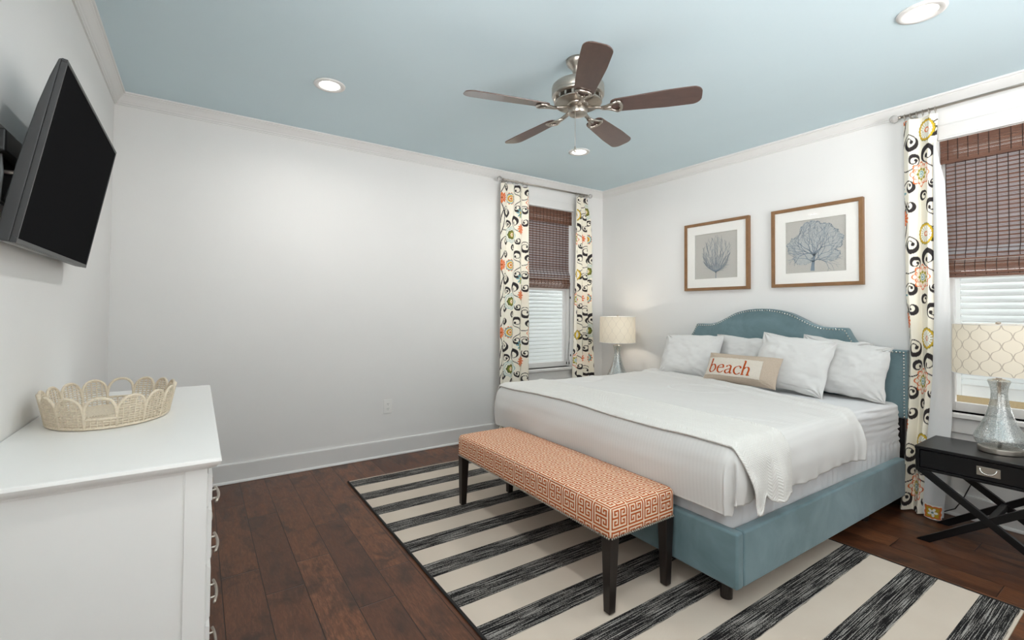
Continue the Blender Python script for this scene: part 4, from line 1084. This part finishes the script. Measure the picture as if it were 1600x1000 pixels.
# ================================================================== BAMBOO SHADES
def bamboo_shade(mp, u0, u1, zt, zv, zf, zb, label, ctr, cord=None):
    e = thing('bamboo_shade', ctr, label, 'window shade')
    rng = random.Random(int(u0*1000))
    def strip(b, z, h, d, th, ua, ub, jit=.0007):
        b.box((ua, d-th/2, z-h/2+rng.uniform(-jit, jit)), (ub, d+th/2, z+h/2+rng.uniform(-jit, jit)))
    def panel(name, z0, z1, dfun, ua, ub, gap):
        b = MB(); z = z1
        while z > z0:
            p = .0265 if gap else .022
            for k in range(2 if gap else 3): strip(b, z-.0035-k*.0066, .0058, dfun(z)+rng.uniform(-.0005, .0005), .0024, ua, ub)
            if gap: strip(b, z-.0200, .0026, dfun(z), .0022, ua, ub)
            else: strip(b, z-.0195, .0044, dfun(z), .0022, ua, ub)
            z -= p
        return b.xform(lambda p: mp(*p)).build(name, 'bamboo', e)
    def cords(parent, z0, z1, dfun, ua, ub):
        b = MB(); u = ua+.02
        while u < ub:
            zs = np.linspace(z0, z1, 24); b.tube([mp(u, dfun(z)+.0024, z) for z in zs], .0021, 5); u += .0475
        b.build('warp_cord', 'blind_cord', parent)
    dv = lambda z: .008
    v = panel('valance', zv, zt, dv, u0, u1, False); cords(v, zv, zt, dv, u0, u1)
    MB().box((u0+.004, -.03, zt-.03), (u1-.004, .004, zt)).xform(lambda p: mp(*p)).build('head_rail', 'bamboo', e)
    # body hangs a little further in and rolls forward at the lower fold
    dp = lambda z: -.022+.030*math.exp(-((z-zf-.02)/.045)**2)
    p = panel('shade_panel', zf+.0, zv+.02, dp, u0+.018, u1-.018, True); cords(p, zf, zv+.02, dp, u0+.018, u1-.018)
    zs = np.linspace(zf, zv+.02, 60); U, Z = np.meshgrid(np.linspace(u0+.018, u1-.018, 6), zs, indexing='ij'); Dd = np.vectorize(dp)(Z)-.004
    X, Y, Zz = mp(U, Dd, Z); grid('shade_liner', np.stack([X+0*U, Y+0*U, Zz], -1), 'blind_liner', e)
    df = lambda z: -.010+.022*math.sin(max(0, min(1, (z-zb)/(zf-zb)))*PI)
    q = panel('folded_hem', zb+.004, zf-.012, df, u0+.022, u1-.022, False); cords(q, zb, zf-.012, df, u0+.022, u1-.022)
    if cord:
        uc = cord; b = MB()
        for k in (0, 1):
            du = .012*k
            b.tube([mp(uc+du*.3, .006, zf), mp(uc+du*.2, .010, 1.35), mp(uc-.002+du*.3, .012, 1.0), mp(uc-.012-du*1.5, .012, .80), mp(uc-.045+du*3.4, .014, .715)], .0016, 6)
        c = b.build('pull_cord', 'cable', e, smooth=True)
        b = MB()
        for z_, u_ in ((.715, uc-.045), (.713, uc-.010), (.80, uc+.012), (1.46, uc+.006)):
            b.tube([mp(u_, .014, z_+.006), mp(u_, .014, z_-.016), mp(u_, .014, z_-.022)], [.003, .007, .004], 10)
        b.build('cord_tassel', 'black_wood', c, smooth=True)
    return e
bamboo_shade(mpB, WB[0]+.006, WB[1]-.012, 2.436, 2.292, 1.672, 1.560, 'woven bamboo shade half lowered in the far window between two curtains', (3.155, D, 2.436), cord=3.532)
bamboo_shade(mpR, WR[0]+.006, WR[1]-.006, 2.436, 2.300, 1.655, 1.545, 'woven bamboo shade in the window at the right edge above the glass lamp', (XR, .525, 2.436))

# ================================================================== NIGHTSTANDS
def nightstand(y0, y1, label):
    x0, x1, zt = 3.452, 3.842, .535; e = thing('nightstand', ((x0+x1)/2, (y0+y1)/2, 0), label, 'nightstand'); ym = (y0+y1)/2
    b = MB().box((x0+.004, y0, .400), (x1, y0+.018, .517)).box((x0+.004, y1-.018, .400), (x1, y1, .517)).box((x1-.015, y0+.018, .400), (x1, y1-.018, .517)).box((x0+.004, y0+.018, .400), (x1-.015, y1-.018, .414))
    b.build('case', 'black_wood', e, bevel=.002)
    MB().box((x0, y0-.002, .517), (x1+.002, y1+.002, zt)).build('top', 'black_wood', e, bevel=.003)
    d = MB().box((x0+.007, y0+.021, .418), (x1-.05, y1-.021, .513)).build('drawer', 'black_wood', e, bevel=.002)
    pl = MB().box((x0+.003, ym-.045, .441), (x0+.0072, ym+.045, .487)).build('pull_plate', 'nickel', d, bevel=.001)
    b = MB().tube([(x0+.001-.010*math.sin(t)*1.0, ym-.031*math.cos(t), .476-.024*math.sin(t)) for t in np.linspace(0, PI, 15)], .0032, 8)
    for s in (-1, 1): b.ball((x0+.002, ym+s*.031, .476), .0048)
    b.build('pull_handle', 'bright_chrome', pl, smooth=True)
    for x in (x0+.012, x1-.014):
        for k, (ya, yb) in enumerate(((y1-.012, y0+.012), (y0+.012, y1-.012))):
            # a leg runs corner to corner; feet are cut flat on the floor
            hgt = .400; w = .034; L = abs(ya-yb); sg = 1 if yb > ya else -1
            po = [(ya-sg*.012, hgt), (ya+sg*.048, hgt), (yb+sg*.012, .0), (yb-sg*.048, .0)]
            th = .013; off = .0 if k == 0 else .0
            xa, xc = (x-th, x+th) if k == 0 else (x-th+.001, x+th-.001)
            MB().prism(po, lambda y, z: (xa, y, z), lambda y, z: (xc, y, z)).build('crossed_leg', 'black_wood', e, bevel=.002)
    MB().bar((x0+.020, ym, .200), (x1-.022, ym, .200), .026, .034).build('stretcher', 'black_wood', e, bevel=.002)
nightstand(.322, .922, 'black nightstand with crossed legs and one drawer under the window at the right')
nightstand(3.215, 3.815, 'black nightstand hidden behind the bed in the far corner under the small lamp')

# ================================================================== TABLE LAMPS
def lamp(x, y, z0, label, shade, power, cord=False):
    e = thing('table_lamp', (x, y, z0), label, 'lamp')
    c = (x, y, 0)
    MB().lathe([(.001, z0+.0005), (.088, z0+.0005), (.090, z0+.003), (.090, z0+.025), (.088, z0+.028), (.001, z0+.028)], c, 48).build('base_plate', 'nickel', e, smooth=False, bevel=.001)
    pr = [(.078,.030),(.094,.042),(.103,.058),(.106,.075),(.103,.088),(.092,.112),(.077,.145),(.062,.182),(.050,.222),(.041,.262),(.035,.300),(.0335,.325),(.036,.350),(.041,.372),(.046,.386),(.047,.392),(.043,.397),(.020,.400)]
    k = np.linspace(0, len(pr)-1, 70); pr2 = [(float(np.interp(a, range(len(pr)), [p[0] for p in pr])), z0+float(np.interp(a, range(len(pr)), [p[1] for p in pr]))) for a in k]
    MB().lathe(pr2, c, 56, False, False).build('glass_body', 'mercury_glass', e, smooth=True)
    MB().tube([(x, y, z0+.028), (x, y, z0+.40)], .008, 12).build('centre_rod', 'nickel', e, smooth=True)
    MB().lathe([(.026, z0+.398), (.026, z0+.402), (.012, z0+.404), (.012, z0+.445), (.017, z0+.450), (.017, z0+.49), (.012, z0+.492)], c, 24).build('socket', 'nickel', e, smooth=False)
    za, zb, Rr = z0+.428, z0+.705, .190
    n = 96; t = np.linspace(0, 2*PI, n+1); zz = np.array([za, (za+zb)/2, zb])
    T, Z = np.meshgrid(t, zz, indexing='ij')
    P = np.stack([x+(Rr-.004*(Z-za)/(zb-za))*np.cos(T), y+(Rr-.004*(Z-za)/(zb-za))*np.sin(T), Z], -1); uv = np.stack([T/(2*PI), (Z-za)/(zb-za)], -1)
    s = grid('shade', P, shade, e, uv=uv)
    b = MB()
    for z_, r in ((za, Rr), (zb, Rr-.004)): b.tube([(x+r*math.cos(a), y+r*math.sin(a), z_) for a in np.linspace(0, 2*PI, 72, endpoint=False)], .0022, 6, closed=True)
    b.build('shade_rim', 'lining', s, smooth=True)
    b = MB()
    for a in (0, 2*PI/3, 4*PI/3): b.tube([(x+.01*math.cos(a), y+.01*math.sin(a), zb-.012), (x+(Rr-.005)*math.cos(a), y+(Rr-.005)*math.sin(a), zb-.004)], .002, 6)
    b.tube([(x-.03, y, z0+.45), (x-.045, y, z0+.56), (x-.03, y, zb-.03), (x, y, zb-.012)], .002, 6).tube([(x+.03, y, z0+.45), (x+.045, y, z0+.56), (x+.03, y, zb-.03), (x, y, zb-.012)], .002, 6)
    b.build('harp', 'nickel', e, smooth=True)
    MB().lathe([(.004, zb-.012), (.005, zb-.002), (.011, zb+.004), (.012, zb+.010), (.006, zb+.014), (.001, zb+.015)], c, 16).build('finial', 'nickel', e, smooth=True)
    MB().lathe([(.014, z0+.492), (.018, z0+.505), (.029, z0+.535), (.031, z0+.555), (.026, z0+.578), (.012, z0+.590), (.001, z0+.592)], c, 20).build('bulb', 'bulb_glow', e, smooth=True)
    for dz in (.52, .60):
        l = bpy.data.lights.new('bulb_light', 'POINT'); l.energy = TABLE_LAMP_POWER*power/2; l.color = (1, .90, .78); l.shadow_soft_size = .02
        lo = bpy.data.objects.new('bulb_light', l); COL.objects.link(lo); lo.parent = e; lo.location = (0, .0, dz) if dz > .55 else (.05, .0, dz)
    if cord:
        MB().tube([(x+.092, y+.02, z0+.008), (3.90, y+.06, z0+.002), (3.99, .70, .45), (4.03, .800, .235), (4.025, .842, .12), (4.015, .875, .055), (4.005, .925, .022), (3.99, .98, .012)], .0032, 8).build('power_cord', 'cable', e, smooth=True)
lamp(3.680, .615, .5352, 'large mercury glass table lamp with lattice drum shade on the black nightstand at the right', 'shade_lattice', .22, True)
lamp(3.750, 3.500, .5352, 'small looking glass table lamp glowing in the far corner beyond the bed', 'shade_lattice_fine', .75)

# ================================================================== FRAMED PRINTS
def framed(y0, y1, z0, z1, label, kind):
    e = thing('framed_print', (XR, (y0+y1)/2, (z0+z1)/2), label, 'picture')
    xf = XR-.036; fw = .027
    b = MB()
    for q in ((y0, y1, z1-fw, z1), (y0, y1, z0, z0+fw), (y0, y0+fw, z0+fw, z1-fw), (y1-fw, y1, z0+fw, z1-fw)): b.box((xf, q[0], q[2]), (XR-.001, q[1], q[3]))
    b.build('frame', 'oak', e, bevel=.0015)
    m = .112; a0, a1, c0, c1 = y0+m, y1-m, z0+m, z1-m; b = MB(); xm = xf+.012
    for q in ((y0+fw, y1-fw, c1, z1-fw), (y0+fw, y1-fw, z0+fw, c0), (y0+fw, a0, c0, c1), (a1, y1-fw, c0, c1)): b.box((xm, q[0], q[2]), (xm+.006, q[1], q[3]))
    b.build('mat_board', 'mat_board', e)
    xp = xm+.0085
    pp = MB().box((xp, a0-.01, c0-.01), (xp+.003, a1+.01, c1+.01)).build('art_paper', 'art_paper', e)
    rng = random.Random(5 if kind == 'fan' else 9); b = MB(); wash = MB(); W = a1-a0; yc = (a0+a1)/2
    used = {}
    def P(u, v, d): return (xp-d, yc-u*W, c0+v*W)          # u to the viewer's right
    def seg(p, q, w0, w1):
        dx, dy = q[0]-p[0], q[1]-p[1]; L = math.hypot(dx, dy)+1e-9; nx, ny = -dy/L, dx/L
        V = [P(p[0]+nx*w0, p[1]+ny*w0, .0012), P(p[0]-nx*w0, p[1]-ny*w0, .0012), P(q[0]-nx*w1, q[1]-ny*w1, .0012), P(q[0]+nx*w1, q[1]+ny*w1, .0012)]
        V += [(x_+.0008, y_, z_) for x_, y_, z_ in V]
        b.add(V, [(0,1,2,3),(0,4,5,1),(1,5,6,2),(2,6,7,3),(3,7,4,0)])
    if kind == 'fan':
        seg((0, -.01), (.002, .10), .0075, .0065)
        def curve(p, a, L, bend, w, n):                # a tapering stem; returns its points and headings
            o = [(p, a)]
            for i in range(n):
                a2 = a+bend*(i+1)/n; q = (o[-1][0][0]+L/n*math.sin(a2), o[-1][0][1]+L/n*math.cos(a2))
                seg(o[-1][0], q, w*(1-.75*i/n), w*(1-.75*(i+1)/n)); o.append((q, a2))
            return o
        def room(p): return ((p[0])/.37)**2+((p[1]-.53)/.40)**2 < 1
        def twigs(o, side, L, w, depth):
            for k, (q, a) in enumerate(o[2:], 2):
                if k % 2 and depth == 1: continue
                sd = side if depth == 2 and rng.random() < .6 else rng.choice((-1, 1))
                o2 = curve(q, a+sd*rng.uniform(.35, .7), L*rng.uniform(.6, 1.1), -sd*.35, w, 5)
                if depth > 1 and room(o2[-1][0]): twigs(o2, -sd, L*.62, w*.7, depth-1)
        for a, L, bd in ((-1.22,.30,.45),(-.98,.44,.42),(-.74,.56,.34),(-.50,.64,.26),(-.28,.70,.16),(-.08,.74,.05),(.12,.74,-.06),(.32,.70,-.18),(.54,.64,-.28),(.78,.55,-.36),(1.02,.43,-.44),(1.25,.28,-.45)):
            o = curve((.002, .10+.03*abs(a)), a, L, bd, .0048, 12); twigs(o, 1 if a < 0 else -1, .13, .0026, 2)
    else:
        lobes = [(-.02,.60,.30,.33),(.22,.56,.24,.21),(-.26,.50,.22,.19),(.22,.30,.19,.12),(-.20,.26,.17,.11),(-.05,.78,.20,.17),(.15,.72,.18,.16)]
        def inl(u, v): return any(((u-a)/c)**2+((v-d)/f)**2 < 1+.12*math.sin(9*math.atan2(v-d, u-a)) for a, d, c, f in lobes)
        N = 90
        for i in range(N):
            for j in range(N):
                u, v = -.5+(i+.5)/N, (j+.5)/N
                if inl(u, v) and v < .97 and rng.random() < .93:
                    h = .5/N; V = [P(u-h, v-h, .0004), P(u+h, v-h, .0004), P(u+h, v+h, .0004), P(u-h, v+h, .0004)]; wash.add(V, [(0,1,2,3)])
                    ed = not (inl(u+.022, v) and inl(u-.022, v) and inl(u, v+.022))
                    if ed and rng.random() < .8: seg((u, v), (u+rng.uniform(-.02,.02), v+rng.uniform(-.02,.02)), .004, .002)
        def grow(p, a, w, n):
            if n == 0: return
            L = .05+.02*rng.random(); q = (p[0]+L*math.sin(a), p[1]+L*math.cos(a))
            if n < 8 and not inl(*q): return
            key = (int(q[0]*40+100), int(q[1]*40)); used[key] = used.get(key, 0)+1
            if used[key] > 1: return
            seg(p, q, w, w*.8)
            k = 2 if rng.random() < .6 else 1
            for i in range(k): grow(q, a+(rng.uniform(.15, .6)*(1 if i else -1) if k == 2 else rng.uniform(-.2, .2)), max(w*.76, .0015), n-1)
        seg((-.04,.03), (-.035,.13), .034, .026); seg((-.035,.13), (-.01,.30), .026, .018)
        for p, a, w in (((-.01,.30),-.75,.014), ((-.01,.30),.6,.014), ((-.01,.30),-.1,.011), ((-.03,.20),1.1,.010), ((-.03,.2),-1.1,.010), ((-.01,.30),.25,.010), ((-.01,.30),-.4,.011)): grow(p, a, w, 15)
    if wash.v: wash.build('coral_wash', 'coral_wash', pp)
    b.build('coral_drawing', 'coral_ink', pp)
    MB().box((xf+.007, y0+fw-.004, z0+fw-.004), (xf+.009, y1-fw+.004, z1-fw+.004)).build('glass', 'print_glass', e)
framed(2.212, 2.868, 1.504, 2.160, 'oak framed print of a branching sea fan, nearer the far corner', 'fan')
framed(1.360, 2.018, 1.507, 2.155, 'oak framed print of a broad leafy coral, nearer the window curtain', 'leaf')
